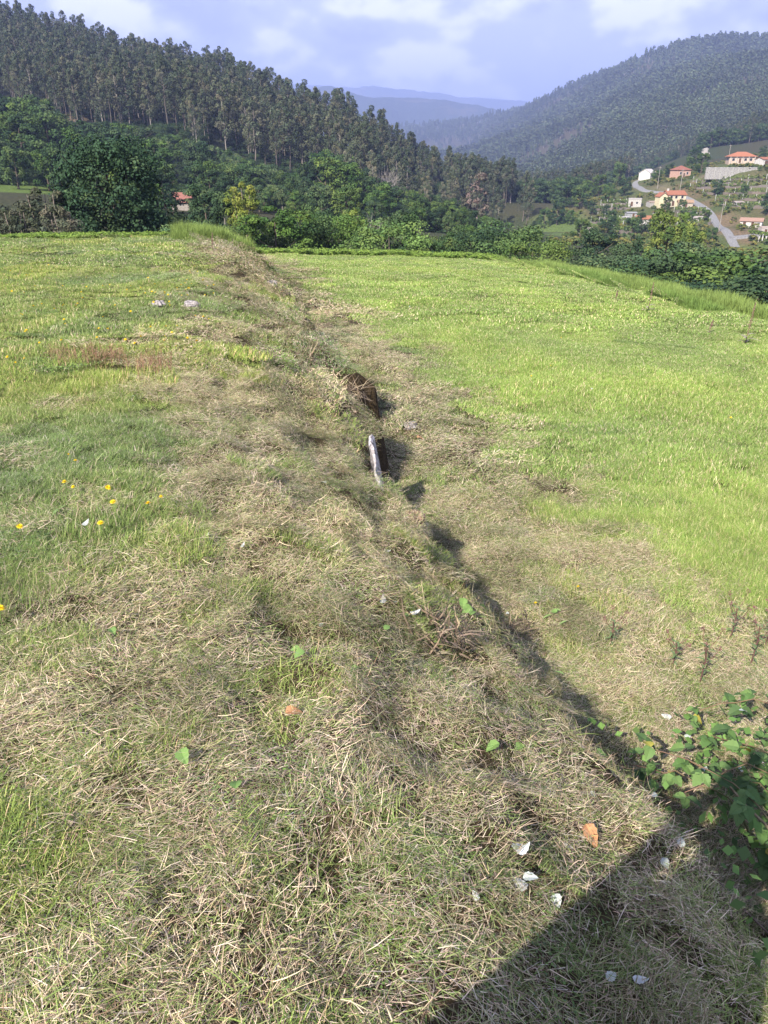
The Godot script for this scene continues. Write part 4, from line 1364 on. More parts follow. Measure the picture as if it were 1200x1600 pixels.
func build_grass() -> void:
	var sets := [                                    # from, to, spacing, radius, blades, blade width
		[0.25, 8.0, 0.14, 0.17, 880, 0.0016],
		[6.0, 19.0, 0.30, 0.34, 1350, 0.0040],
		[15.5, 46.0, 0.62, 0.75, 1600, 0.0100],
	]
	for s in sets:
		var meshes := {}
		var bufs := {}
		for kind in ["hay", "stubble", "turf", "clover"]:
			for v in 4:
				var m := tuft(kind, s[3], int(s[4] * (0.5 if kind == "clover" else 1.0)), s[5])
				meshes[kind + str(v)] = m.mesh(M.straw if kind == "hay" else M.grass)
				bufs[kind + str(v)] = Buf.new()
		var d: float = s[0]
		while d < s[1]:
			var half := 0.56 * d + 1.9
			var x := -half
			while x < half:
				var xx: float = x + rng.randf_range(-0.5, 0.5) * s[2]
				var dd: float = d + rng.randf_range(-0.5, 0.5) * s[2]
				x += s[2]
				if out_of_field(xx, dd) > 0.8: continue
				var w1 := sst(6.0, 8.0, dd)
				var w2 := sst(15.5, 19.0, dd)
				var keep: float = 1.0 - w1 if s[3] < 0.2 else (w1 * (1.0 - w2) if s[3] < 0.5 else w2)
				if rng.randf() > keep * 1.15: continue
				var h := field_h(xx, dd)
				var e: float = 0.04
				var nx := field_h(xx + e, dd) - h
				var nd := field_h(xx, dd + e) - h
				var up := Vector3(-nx, e, nd).normalized()
				var hs := hay_share(xx, dd)
				var steep := up.y < 0.45
				if steep and rng.randf() < 0.5: continue
				var t := xx - lip_x(dd)
				var kind := ""
				var u := rng.randf()
				if t < 1.3:                           # the upper terrace and the bank
					if u < hs * 0.78: kind = "hay"
					elif u < 0.90: kind = "stubble"
					elif u < 0.95: kind = "clover"
					else: kind = "turf" if hs < 0.7 else "hay"
				else:
					if u < hs * 0.85: kind = "hay"
					elif u < 0.93 or s[3] > 0.5: kind = "turf"
					elif u < 0.96: kind = "clover"
					else: kind = "stubble"
				var hole := N(xx * 3.1 + 11.0, dd * 2.6)
				var bt := bank_t(xx, dd)
				var yaw := rng.randf() * TAU
				if kind == "hay" and rng.randf() < 0.6:   # raked down the slope
					yaw = 0.35 + rng.randf_range(-0.5, 0.5) + (PI if rng.randf() < 0.4 else 0.0)
				var side := up.cross(Vector3.BACK).normalized()
				var bs := Basis(side, up, side.cross(up)).orthonormalized() * Basis(Vector3.UP, yaw)
				var k := rng.randf_range(0.8, 1.25) * (0.65 if steep else 1.0)
				if bt > (-0.02 if s[3] < 0.2 else -0.12) and bt < maxf(s[3] * 1.2, 0.2): k *= 0.72 if s[3] < 0.2 else 0.5
				var tall := k
				var big := N(xx * 0.33 + 7.0, dd * 0.22)
				var small := N(xx * 1.3, dd * 1.1 + 31.0)
				var c := Color(1, 1, 1) * (1.0 + 0.14 * small)
				if kind == "turf" or kind == "stubble" or kind == "clover":
					var lush := clampf(0.5 + 0.6 * big + 0.2 * small, 0, 1)
					if t > 1.3:
						c = Color(1.2, 1.18, 1.1).lerp(Color(1.5, 1.45, 1.1), lush)
						tall *= lerpf(0.42, 0.58, lush) * lerpf(0.8, 1.1, sst(2.0, 3.0, t) * (1.0 - sst(4.5, 6.5, t)))
					else:
						c = Color(0.95, 0.95, 1.05).lerp(Color(1.45, 1.3, 0.95), lush)
						tall *= lerpf(0.45, 0.7, lush) + 0.2 * sst(0.25, 0.5, N(xx * 0.6 + 3.0, dd * 0.5))
				else:
					c = Color(0.98, 0.95, 0.92).lerp(Color(1.15, 1.1, 1.0), clampf(0.5 + big + 0.5 * small, 0, 1))
					if small < -0.35: c = Color(0.72, 0.72, 0.62)
				c *= rng.randf_range(0.82, 1.18)
				if kind == "hay" or kind == "stubble": tall *= lerpf(0.45, 1.35, clampf(0.45 + 0.7 * hole, 0, 1))
				var b: Buf = bufs[kind + str(rng.randi() % 4)]
				b.put(Transform3D(bs.scaled_local(Vector3(k, tall, k)), Vector3(xx, h, -dd)), c)
				if kind == "clover":                    # clover grows among the cut grass
					b = bufs[("hay" if hs > 0.4 else "stubble") + str(rng.randi() % 4)]
					b.put(Transform3D(bs.scaled_local(Vector3(k, 0.6, k)), Vector3(xx, h, -dd)), Color(1, 1, 1))
			d += s[2]
		for key in meshes:
			var what: Array = {"hay": ["cut_hay", "dry cut grass lying in a tangle over the bank", "hay"], "stubble": ["short_grass", "short mown green grass of the upper field", "grass"], "turf": ["meadow_grass", "bright green meadow grass of the lower field", "grass"], "clover": ["clover", "small clover leaves low in the grass", "ground cover"]}[key.left(-1)]
			multi(what[0], meshes[key], bufs[key], what[1], what[2])


# ---------------------------------------------------------------- small things on the bank
func rock_mesh(r: Vector3, seed_: int, col: Color) -> ArrayMesh:
	var mb := MB.new()
	var rows := 10
	var cols := 14
	var g := []
	for j in rows + 1:
		var row := []
		for i in cols:
			var th := PI * j / rows
			var ph := TAU * i / cols
			var q := Vector3(sin(th) * cos(ph), cos(th), sin(th) * sin(ph))
			var f := 1.0 + 0.35 * noise.get_noise_3d(q.x * 1.3 + seed_, q.y * 1.3, q.z * 1.3) + 0.12 * noise.get_noise_3d(q.x * 3.6, q.y * 3.6 + seed_, q.z * 3.6)
			row.append(q * f * r)
		g.append(row)
	for j in rows:
		for i in cols:
			var k := (i + 1) % cols
			mb.quad(g[j][k], g[j][i], g[j + 1][i], g[j + 1][k], col)
	return mb.mesh(M.stone)

func leaf_mesh(l: float, w: float, fold: float, curl: float, teeth: bool, col: Color, material := "leaf") -> ArrayMesh:
	var mb := MB.new()
	var n := 9
	var mid := []
	var edge := []
	for k in n + 1:
		var f := float(k) / n
		var y := -curl * l * f * f
		mid.append(Vector3(0, y, l * f))
		var ww := w * 0.5 * pow(sin(PI * pow(f, 0.75)), 0.8) if k > 0 and k < n else 0.0
		if teeth and k > 0 and k < n:
			ww *= 1.0 + (0.12 if k % 2 == 0 else -0.08)
		edge.append(ww)
	for k in n:
		for s in [-1.0, 1.0]:
			var a: Vector3 = mid[k]; var b: Vector3 = mid[k + 1]
			var ea := a + Vector3(edge[k] * s, edge[k] * fold, 0); var eb := b + Vector3(edge[k + 1] * s, edge[k + 1] * fold, 0)
			var c := jitter(col, 0.06)
			if s > 0: mb.quad(a, b, eb, ea, c)
			else: mb.quad(ea, eb, b, a, c)
	return mb.mesh(M[material])

func lay(o: Node3D, p: Vector3, turn: float, tilt: Vector2, s: float) -> void:
	o.position = p
	o.basis = (Basis(Vector3.RIGHT, tilt.x) * Basis(Vector3.BACK, tilt.y) * Basis(Vector3.UP, turn)).scaled(Vector3.ONE * s)

func build_bank_things() -> void:
	leaf_dock = leaf_mesh(0.22, 0.06, 0.3, 0.5, false, Color(0.24, 0.22, 0.15))
	leaf_weed = leaf_mesh(0.05, 0.014, 0.3, 0.3, false, Color(0.12, 0.17, 0.07))
	# the upright stone slab in the bank
	var slab := MB.new()
	var a := at_px(613, 757, 5.25)
	var b := at_px(590, 660, 6.5)
	var prof := [0.40, 0.48, 0.53, 0.54, 0.60, 0.64, 0.68, 0.74, 0.80, 0.76, 0.5]
	var n := prof.size()
	var al := Vector3(b.x - a.x, 0, b.z - a.z)
	var across := al.cross(Vector3.UP).normalized()
	var rows := []
	var low := field_h(0.55, 5.9)
	for k in n:
		var f := float(k) / (n - 1)
		var p := Vector3(a.x, low - 0.25, a.z) + al * f + across * 0.012 * sin(k * 2.2)
		var th: float = [0.010, 0.018, 0.011, 0.022, 0.024, 0.014, 0.018, 0.03, 0.026, 0.03, 0.016][k]
		var top: float = prof[k] + 0.25 + 0.035 * sin(k * 3.7)
		var ln := -across * 0.07 * top
		rows.append([p - across * (th + 0.02), p - across * th + Vector3.UP * top * 0.6, p - across * th * 0.8 + ln + Vector3.UP * (top - 0.02), p + ln + Vector3.UP * top, p + across * th * 0.8 + ln + Vector3.UP * (top - 0.03), p + across * th + Vector3.UP * top * 0.55, p + across * (th + 0.03)])
	var sc := Color(0.74, 0.71, 0.71)
	for k in n - 1:
		for j in 6:
			slab.quad(rows[k][j], rows[k][j + 1], rows[k + 1][j + 1], rows[k + 1][j], sc)
	for e in [0, n - 1]:
		for j in range(1, 6):
			slab.tri(rows[e][0], rows[e][j], rows[e][j + 1], sc)
	single("stone_slab", slab.mesh(M.stone), Vector3.ZERO, "thin upright pale stone slab standing in the edge of the bank", "stone")
	for r in [[424, 447, 0.16, "pale stone showing in the bank's edge near its far end"], [641, 668, 0.10, "flat pale stone on the small hay mound below the slab"], [648, 812, 0.09, "small reddish stone below the upright slab"], [607, 770, 0.035, "white pebble at the foot of the upright slab"], [300, 480, 0.12, "grey stone in the dry grass of the upper field"], [247, 478, 0.10, "pinkish stone in the grass of the upper field"]]:
		var p := on_ground(r[0], r[1])
		var k: float = r[2]
		var c := Color(0.55, 0.52, 0.5) if not "reddish" in r[3] else Color(0.5, 0.33, 0.25)
		single("stone", rock_mesh(Vector3(k, k * 0.55, k * 0.8), int(r[0]), c), p + Vector3(0, k * 0.2, 0), r[3], "stone")
	# dark dry brush caught along the bank's edge
	for r in [[432, 440, 0.55, "dark dry brush hanging over the far part of the bank's edge"], [412, 422, 0.4, "smaller tuft of dark dry brush on the bank's edge, farther along"], [505, 512, 0.38, "short dark stump of dry stems on the bank's edge"], [470, 560, 0.35, "dark dry stems in a hollow of the bank"], [545, 618, 0.4, "dark dry stems hanging over the bank's edge beyond the slab"], [512, 655, 0.3, "small dark tuft of dry stems on the bank left of the slab"], [680, 1000, 0.26, "dry dark stems in the shaded notch of the bank"], [800, 985, 0.24, "dry brown stems sticking out over the lower ground"]]:
		var p := on_ground(r[0], r[1])
		var mb := MB.new()
		var s: float = r[2]
		for k in 130:
			var q := Vector3(rng.randf_range(-0.5, 0.5), rng.randf_range(0.0, 0.25), rng.randf_range(-0.55, 0.55)) * s
			var dir := (rdir() + Vector3(0.4, 0.1, 0)).normalized() * s * rng.randf_range(0.25, 0.7)
			var c := jitter([Color(0.12, 0.09, 0.065), Color(0.19, 0.14, 0.10), Color(0.30, 0.24, 0.16)][k % 3], 0.2)
			mb.strip([q, q + dir * 0.5 + rdir() * s * 0.05, q + dir], dir.cross(rdir()).normalized(), [0.008, 0.007, 0.002], c, c)
		single("dry_brush", mb.mesh(M.straw), p, r[3], "brushwood")
	# reddish sorrel in flower on the upper field
	var so := MB.new()
	for k in 7:
		var q := Vector3(rng.randf_range(-0.12, 0.12), 0, rng.randf_range(-0.12, 0.12))
		var h := rng.randf_range(0.14, 0.30)
		var ln := Vector3(rng.randf_range(-0.05, 0.05), h, rng.randf_range(-0.05, 0.05))
		var c := jitter(Color(0.24, 0.14, 0.085), 0.25)
		so.strip([q, q + ln * 0.6, q + ln], Vector3.RIGHT, [0.004, 0.004, 0.002], c, c)
		for j in 9:
			add_leaf(so, q + ln * rng.randf_range(0.45, 1.0) + rdir() * 0.012, rdir(), 0.014, 0.010, jitter(Color(0.29, 0.18, 0.115), 0.25))
	var sb := Buf.new()
	for k in 90:
		var px := rng.randf_range(85, 265)
		var p := on_ground(px, lerpf(548, 588, (px - 85) / 180.0 * 0.6 + rng.randf() * 0.4) + rng.randf_range(-8, 12))
		sb.put(Transform3D(Basis(Vector3.UP, rng.randf() * TAU).scaled(Vector3.ONE * rng.randf_range(0.35, 0.8)), p), Color(1, 1, 1) * rng.randf_range(0.8, 1.2))
	multi("sorrel", so.mesh(M.grass), sb, "patch of reddish sorrel in flower on the upper field", "weeds")
	# dry dock stalks in the lower field
	for r in [[1012, 488, 0.75, "brown dock stalk with grey leaves standing in the lower field"], [1164, 538, 0.85, "thin brown dock stalk near the right edge of the lower field"], [332, 398, 0.6, "thin grey stalk beside the bank's far end"], [1107, 522, 0.3, "low reddish dock in the lower field"], [961, 470, 0.3, "short dry stalk near the strip of uncut grass"]]:
		var p := on_ground(r[0], r[1])
		var o := thing("dock_plant", p, r[3], "weed")
		var h: float = r[2]
		var st := MB.new()
		st.tube([Vector3(0, -0.05, 0), Vector3(0.02, h * 0.5, 0.01), Vector3(0.05, h, 0)], [0.009, 0.007, 0.003], 5, Color(0.22, 0.14, 0.10))
		part("stem", st.mesh(M.plain), o)
		var sd := MB.new()
		for k in 90:
			var f := rng.randf_range(0.45, 1.0)
			add_leaf(sd, Vector3(0.05 * f, h * f, 0) + rdir() * 0.045 * (1.15 - f), rdir(), 0.035, 0.02, jitter(Color(0.22, 0.15, 0.11), 0.25))
		part("seed_head", sd.mesh(M.leaf), o)
		for k in 7:
			var lf := part("leaf", leaf_dock, o, Vector3(0, h * 0.06 * k * 0.6, 0))
			lf.basis = (Basis(Vector3.UP, k * 2.4) * Basis(Vector3.RIGHT, -0.5)).scaled(Vector3.ONE * rng.randf_range(0.7, 1.2) * h * 1.3)
	# pale and coloured leaves lying on the hay
	var pale := leaf_mesh(0.045, 0.034, 0.3, 0.25, true, Color(0.46, 0.49, 0.43))
	var pale2 := leaf_mesh(0.05, 0.028, -0.5, -0.3, true, Color(0.5, 0.51, 0.47))
	var fresh := leaf_mesh(0.045, 0.034, 0.4, 0.35, true, Color(0.15, 0.24, 0.07))
	var fresh2 := leaf_mesh(0.07, 0.02, 0.4, 0.3, false, Color(0.18, 0.26, 0.09))
	var rust := leaf_mesh(0.045, 0.03, 0.6, 0.7, true, Color(0.42, 0.22, 0.11))
	for r in [[820, 1338, 1.3], [806, 1346, 1.1], [815, 1386, 1.1], [822, 1402, 1.2], [865, 1410, 1.0], [600, 868, 1.0], [598, 952, 1.2], [617, 951, 1.2], [640, 966, 1.3], [511, 762, 1.0], [1048, 1128, 1.3], [1074, 1155, 1.2], [1156, 1214, 1.4], [1033, 1352, 0.9], [495, 826, 0.8], [606, 884, 1.0], [745, 1422, 0.7], [985, 1541, 0.9], [945, 1545, 0.8], [925, 612, 1.4], [325, 848, 0.7], [377, 864, 0.7], [130, 830, 1.1], [880, 1327, 0.9], [920, 1250, 0.9], [1060, 1335, 0.9], [700, 985, 0.9], [790, 964, 0.7], [640, 480, 1.0], [210, 625, 0.8], [500, 990, 0.6]]:
		var p := on_ground(r[0], r[1])
		var o := single("pale_leaf", pale if rng.randf() < 0.6 else pale2, p, "pale grey-white leaf underside lying on the cut grass", "leaf", "pale leaves scattered on the cut grass")
		lay(o, p + Vector3.UP * 0.035, rng.randf() * TAU, Vector2(rng.randf_range(-0.3, 0.6), rng.randf_range(-0.6, 0.6)), r[2] * 0.85)
	for r in [[724, 948, 1.3], [736, 962, 1.4], [748, 955, 1.5], [735, 975, 1.1], [476, 1035, 1.0], [285, 1193, 1.2], [779, 1180, 1.2], [470, 1032, 0.8], [870, 966, 1.1], [700, 1010, 0.9], [635, 980, 0.9], [690, 1000, 0.8], [370, 1255, 1.0], [815, 1180, 1.0], [175, 1000, 0.9], [560, 1060, 0.8], [600, 1000, 0.8], [930, 1195, 1.2]]:
		var p := on_ground(r[0], r[1])
		var o := single("green_leaf", fresh, p, "small fresh green leaf lying on the cut grass", "leaf", "green leaves scattered on the cut grass")
		lay(o, p + Vector3.UP * 0.055, rng.randf() * TAU, Vector2(rng.randf_range(-0.2, 0.5), rng.randf_range(-0.4, 0.4)), r[2])
	for r in [[876, 962, 1.3], [862, 968, 1.1], [885, 978, 1.0], [880, 1062, 1.0], [120, 795, 1.4], [108, 800, 1.3], [130, 788, 1.2], [96, 806, 1.2]]:
		var p := on_ground(r[0], r[1])
		var o := single("plantain_leaf", fresh2, p, "narrow green plantain leaf low in the grass", "leaf", "plantain leaves in the grass")
		lay(o, p + Vector3.UP * 0.04, rng.randf() * TAU, Vector2(rng.randf_range(-0.4, 0.1), rng.randf_range(-0.3, 0.3)), r[2])
	for r in [[447, 1132, 1.2, "rust-brown dry leaf lying on the near slope of the bank"], [651, 690, 1.6, "orange dry leaf lying below the upright slab"], [912, 1305, 1.5, "curled tan dry leaf beside the pale leaves"]]:
		var p := on_ground(r[0], r[1])
		var o := single("dry_leaf", rust, p, r[3], "leaf")
		lay(o, p + Vector3.UP * 0.05, rng.randf() * TAU, Vector2(0.3, 0.2), r[2])

var leaf_dock: ArrayMesh
func build_flowers() -> void:
	var st := MB.new()
	st.tube([Vector3(0, -0.02, 0), Vector3(0.01, 0.05, 0), Vector3(0.005, 0.10, 0.005)], [0.0022, 0.002, 0.0018], 5, Color(0.16, 0.22, 0.07))
	var stem := st.mesh(M.leaf)
	var hd := MB.new()
	for ring in 3:
		for k in 14:
			var a := TAU * (k + ring * 0.4) / 14.0
			var o := Vector3(cos(a), 0.12 + ring * 0.45, sin(a)).normalized()
			var nn := Vector3(-o.x * o.y, 1.0 - o.y * o.y, -o.z * o.y).normalized()
			hd.leaf(Vector3(0, 0.002 * ring, 0), o * (0.020 - ring * 0.004), nn.cross(o).normalized() * 0.0066, nn, jitter(Color(0.80, 0.58, 0.02), 0.08))
	var head := hd.mesh(M.petal)
	var spots := [[121, 732, 1.2], [112, 723, 1.1], [181, 799, 1.3], [172, 785, 1.2], [233, 804, 1.3], [163, 833, 1.3], [35, 844, 1.2], [104, 774, 1.2], [117, 774, 1.1], [8, 981, 1.3], [2, 1385, 1.2], [254, 787, 0.9], [835, 945, 0.9], [902, 925, 0.9], [1140, 655, 1.3], [830, 590, 1.3], [876, 528, 1.2], [1170, 640, 1.2], [860, 570, 1.0], [40, 570, 1.2], [14, 568, 1.2], [28, 575, 1.1]]
	for k in 75:
		spots.append([rng.randf_range(10, 330), 415.0 + 130.0 * pow(rng.randf(), 1.3), 1.3])
	for k in 26:
		spots.append([rng.randfn(285, 30), rng.randfn(455, 12), 1.4])
	for r in spots:
		var p := on_ground(r[0], r[1] + 6.0)
		var o := thing("hawkbit", p, "yellow hawkbit flower standing in the short grass", "flower", "yellow hawkbit flowers in the fields", rng.randf() * TAU)
		var s: float = r[2] * rng.randf_range(0.6, 0.82)
		o.scale = Vector3(s, s * rng.randf_range(0.7, 1.2), s)
		part("stem", stem, o)
		var h := part("flower_head", head, o, Vector3(0.005, 0.10, 0.005))
		h.rotation = Vector3(rng.randf_range(-0.4, 0.5), 0, rng.randf_range(-0.4, 0.4))

func build_bramble() -> void:
	var greens := []
	for c in [Color(0.085, 0.15, 0.045), Color(0.12, 0.19, 0.06), Color(0.065, 0.11, 0.038)]:
		greens.append(leaf_mesh(0.055, 0.04, 0.35, 0.3, true, c))
	var yell := leaf_mesh(0.06, 0.045, 0.3, 0.3, true, Color(0.36, 0.32, 0.06))
	var white := leaf_mesh(0.055, 0.04, -0.4, -0.3, true, Color(0.46, 0.50, 0.42))
	var canes := [
		[[1.60, 1.35, 0.0], [1.52, 1.75, 0.62], [1.34, 2.35, 0.66], [1.15, 2.75, 0.42]],
		[[1.75, 1.6, 0.0], [1.72, 2.0, 0.55], [1.62, 2.5, 0.60], [1.52, 2.9, 0.35]],
		[[1.9, 2.0, 0.0], [1.78, 2.3, 0.5], [1.50, 2.5, 0.55], [1.22, 2.55, 0.3]],
		[[2.0, 2.4, 0.0], [1.92, 2.7, 0.5], [1.75, 3.0, 0.5], [1.55, 3.2, 0.25]],
		[[1.7, 1.9, 0.0], [1.66, 2.2, 0.45], [1.6, 2.5, 0.42], [1.4, 2.9, 0.2]],
		[[2.1, 2.2, 0.0], [2.05, 2.5, 0.6], [1.95, 2.8, 0.62], [1.8, 3.2, 0.35]],
		[[1.85, 1.4, 0.0], [1.8, 1.8, 0.7], [1.75, 2.1, 0.75], [1.6, 2.6, 0.5]],
		[[1.62, 2.3, 0.0], [1.5, 2.5, 0.3], [1.36, 2.7, 0.3], [1.2, 2.95, 0.12]],
	]
	var root := put(1.7, 2.1)
	var o := thing("bramble_bush", root, "leafy green bramble with arching canes below the bank", "bramble")
	for cn in canes:
		var cv := Curve3D.new()
		for q in cn:
			cv.add_point(put(q[0] + 0.06, q[1], q[2] * 0.95) - root)
		var pts := []
		var rad := []
		var l := cv.get_baked_length()
		for k in 15:
			pts.append(cv.sample_baked(l * k / 14.0) + rdir() * 0.012)
			rad.append(lerpf(0.0055, 0.002, k / 14.0))
		var mb := MB.new()
		mb.tube(pts, rad, 5, Color(0.16, 0.20, 0.07), Color(0.25, 0.14, 0.10))
		part("cane", mb.mesh(M.plain), o)
		for kk in range(4, 30, 2):
			var p: Vector3 = (pts[kk / 2] as Vector3).lerp(pts[mini(kk / 2 + 1, 14)], 0.5 * (kk % 2))
			var a := rng.randf() * TAU
			var stalk := Vector3(cos(a), 0.35, sin(a)).normalized() * rng.randf_range(0.04, 0.08)
			for j in 3:
				var u := rng.randf()
				var m: Mesh = yell if u < 0.02 else white if u < 0.045 else greens[rng.randi() % 3]
				var lf := part("leaflet", m, o)
				lf.basis = (Basis(Vector3.UP, -a + PI / 2 + [0.0, 1.25, -1.25][j]) * Basis(Vector3.RIGHT, rng.randf_range(-0.3, 0.5))* Basis(Vector3.BACK, rng.randf_range(-0.4, 0.4))).scaled(Vector3.ONE * rng.randf_range(0.75, 1.35))
				lf.position = p + stalk
	# more leaf litter of the bramble, low down, joined
	var low := MB.new()
	for k in 2800:
		var x := rng.randf_range(1.0, 2.5)
		var d := rng.randf_range(1.3, 3.2)
		if x < 1.55 and rng.randf() < 0.85: continue
		add_leaf(low, put(x, d, rng.randf_range(0.04, 0.34)) - root, (Vector3.UP + rdir() * 0.7).normalized(), rng.randf_range(0.03, 0.058), rng.randf_range(0.022, 0.042), jitter([Color(0.10, 0.18, 0.045), Color(0.13, 0.22, 0.055), Color(0.08, 0.13, 0.04)][k % 3], 0.2))
	var lo := part("undergrowth", low.mesh(M.leaf), o)
	lo.set_meta("kind", "stuff")
	# dead canes lying over it
	for r in [
		[[[1.52, 1.28, 0.0], [1.55, 1.55, 0.42], [1.50, 1.95, 0.60], [1.36, 2.25, 0.66]], 0.010, Color(0.30, 0.25, 0.15), "thick dead cane arching up out of the bramble"],
		[[[1.60, 1.55, 0.06], [1.25, 1.95, 0.16], [0.95, 2.35, 0.18]], 0.007, Color(0.24, 0.18, 0.15), "dark dead cane lying from the bramble onto the bank"],
		[[[1.70, 1.65, 0.10], [1.40, 2.1, 0.22], [1.25, 2.5, 0.24]], 0.006, Color(0.22, 0.17, 0.14), "thin dark dead cane lying across the bramble leaves"],
		[[[1.52, 1.45, 0.04], [1.2, 1.7, 0.10], [0.9, 2.0, 0.10]], 0.004, Color(0.45, 0.36, 0.24), "thin straw coloured cane lying at the bramble's foot"],
	]:
		var cv := Curve3D.new()
		for q in r[0]: cv.add_point(put(q[0], q[1], q[2]))
		var pts := []
		var rad := []
		for k in 16:
			pts.append(cv.sample_baked(cv.get_baked_length() * k / 15.0) + rdir() * 0.006)
			rad.append(r[1] * (1.0 - 0.5 * k / 15.0))
		var mb := MB.new()
		mb.tube(pts, rad, 7, r[2])
		single("dead_cane", mb.mesh(M.bark), Vector3.ZERO, r[3], "cane")
	var sp := MB.new()
	var s1 := put(1.66, 2.62, 0.46); var s2 := put(1.86, 2.35, 0.42)
	sp.tube([s1, s1.lerp(s2, 0.4) + Vector3(0, 0.006, 0), s2], [0.003, 0.009, 0.006], 6, Color(0.72, 0.70, 0.68))
	single("split_stick", sp.mesh(M.plain), Vector3.ZERO, "split whitish stick caught on top of the bramble", "stick")
	# weeds with dark stems
	for r in [[1092, 1070, 0.40, "dark stemmed branching weed with reddish tops"], [1172, 1040, 0.42, "dark stemmed weed leaning over the bramble"], [1140, 1000, 0.36, "thin dark weed stem behind the bramble"], [952, 1010, 0.28, "small dull green weed beside the shaded bank"], [1050, 1040, 0.25, "low grey-green weed left of the bramble"], [1195, 1010, 0.35, "leafy weed at the back of the bramble"]]:
		var p := on_ground(r[0], r[1])
		var w := thing("stemmed_weed", p, r[3], "weed")
		var h: float = r[2]
		var stm := MB.new()
		var tips := []
		stm.tube([Vector3(0, -0.03, 0), Vector3(0.01, h * 0.5, 0), Vector3(0.0, h * 0.7, 0)], [0.0045, 0.0038, 0.003], 5, Color(0.13, 0.07, 0.06))
		for k in 4:
			var a := k * 1.9 + rng.randf()
			var s := Vector3(0.005, h * (0.4 + 0.08 * k), 0)
			var e := s + Vector3(cos(a) * 0.07, h * 0.36, sin(a) * 0.07)
			stm.tube([s, s.lerp(e, 0.5) + Vector3(cos(a), 0, sin(a)) * 0.012, e], [0.0028, 0.0022, 0.0014], 4, Color(0.16, 0.08, 0.07))
			tips.append(e)
		part("stem", stm.mesh(M.plain), w)
		for k in 14:
			var lf := part("leaf", leaf_weed, w, Vector3(0.006, h * (0.15 + 0.045 * k), 0))
			lf.basis = (Basis(Vector3.UP, k * 2.4) * Basis(Vector3.RIGHT, -0.25)).scaled(Vector3.ONE * rng.randf_range(0.7, 1.3))
		for e in tips:
			var tb := MB.new()
			for k in 14: add_leaf(tb, e + rdir() * 0.012, rdir(), 0.014, 0.008, jitter(Color(0.20, 0.10, 0.09), 0.25))
			part("flower_head", tb.mesh(M.leaf), w)
var leaf_weed: ArrayMesh

# ---------------------------------------------------------------- the photographer, whose shadow falls into the picture
func capsule(p: Vector3, a: Vector3, b: Vector3, ra: float, rb: float) -> float:
	var ab := b - a
	var h := clampf((p - a).dot(ab) / ab.length_squared(), 0.0, 1.0)
	return (p - a - ab * h).length() - lerpf(ra, rb, h)

func nets(bones: Array, cell: float, blend: float, color: Callable, mb: MB) -> void:
	var lo := Vector3.INF
	var hi := -Vector3.INF
	for q in bones:
		for k in 2:
			var r: float = maxf(q[2], q[3]) + 2.5 * cell
			lo = lo.min(q[k] - Vector3.ONE * r); hi = hi.max(q[k] + Vector3.ONE * r)
	var n := Vector3i(((hi - lo) / cell).ceil()) + Vector3i.ONE
	var f := PackedFloat32Array()
	f.resize(n.x * n.y * n.z)
	f.fill(1.0)
	for q in bones:
		var r: float = maxf(q[2], q[3]) + 3.0 * cell + blend
		var i0 := Vector3i(((q[0].min(q[1]) - Vector3.ONE * r - lo) / cell).floor()).max(Vector3i.ZERO)
		var i1 := Vector3i(((q[0].max(q[1]) + Vector3.ONE * r - lo) / cell).ceil()).min(n - Vector3i.ONE)
		for z in range(i0.z, i1.z + 1):
			for y in range(i0.y, i1.y + 1):
				for x in range(i0.x, i1.x + 1):
					var d := capsule(lo + Vector3(x, y, z) * cell, q[0], q[1], q[2], q[3])
					var at := x + n.x * (y + n.y * z)
					var e := f[at]
					var k := maxf(blend - absf(d - e), 0.0) / blend
					f[at] = minf(d, e) - k * k * blend * 0.25
	var vert := {}
	var pos := []
	var cor := [Vector3i(0, 0, 0), Vector3i(1, 0, 0), Vector3i(0, 1, 0), Vector3i(1, 1, 0), Vector3i(0, 0, 1), Vector3i(1, 0, 1), Vector3i(0, 1, 1), Vector3i(1, 1, 1)]
	var edges := [[0, 1], [2, 3], [4, 5], [6, 7], [0, 2], [1, 3], [4, 6], [5, 7], [0, 4], [1, 5], [2, 6], [3, 7]]
	for z in n.z - 1:
		for y in n.y - 1:
			for x in n.x - 1:
				var at := x + n.x * (y + n.y * z)
				var v0 := f[at]
				if absf(v0) > 3.0 * cell: continue
				var vals := [v0, f[at + 1], f[at + n.x], f[at + n.x + 1], f[at + n.x * n.y], f[at + n.x * n.y + 1], f[at + n.x * n.y + n.x], f[at + n.x * n.y + n.x + 1]]
				var s := Vector3.ZERO
				var c := 0
				for e in edges:
					var a: float = vals[e[0]]; var b: float = vals[e[1]]
					if (a < 0.0) != (b < 0.0):
						s += Vector3(cor[e[0]]).lerp(Vector3(cor[e[1]]), a / (a - b)); c += 1
				if c > 0:
					vert[at] = pos.size()
					pos.append(lo + (Vector3(x, y, z) + s / c) * cell)
	var sx := 1
	var sy := n.x
	var sz := n.x * n.y
	for at in vert:
		for ax in 3:
			var step: int = [sx, sy, sz][ax]
			var u: int = [sy, sz, sx][ax]
			var w: int = [sz, sx, sy][ax]
			var a := f[at]; var b := f[at + step]
			if (a < 0.0) == (b < 0.0): continue
			if not (vert.has(at - u) and vert.has(at - w) and vert.has(at - u - w)): continue
			var p: Vector3 = pos[vert[at]]; var q: Vector3 = pos[vert[at - u]]; var r: Vector3 = pos[vert[at - u - w]]; var t: Vector3 = pos[vert[at - w]]
			var col: Color = color.call(p)
			if a < 0.0: mb.quad(p, t, r, q, col)
			else: mb.quad(p, q, r, t, col)

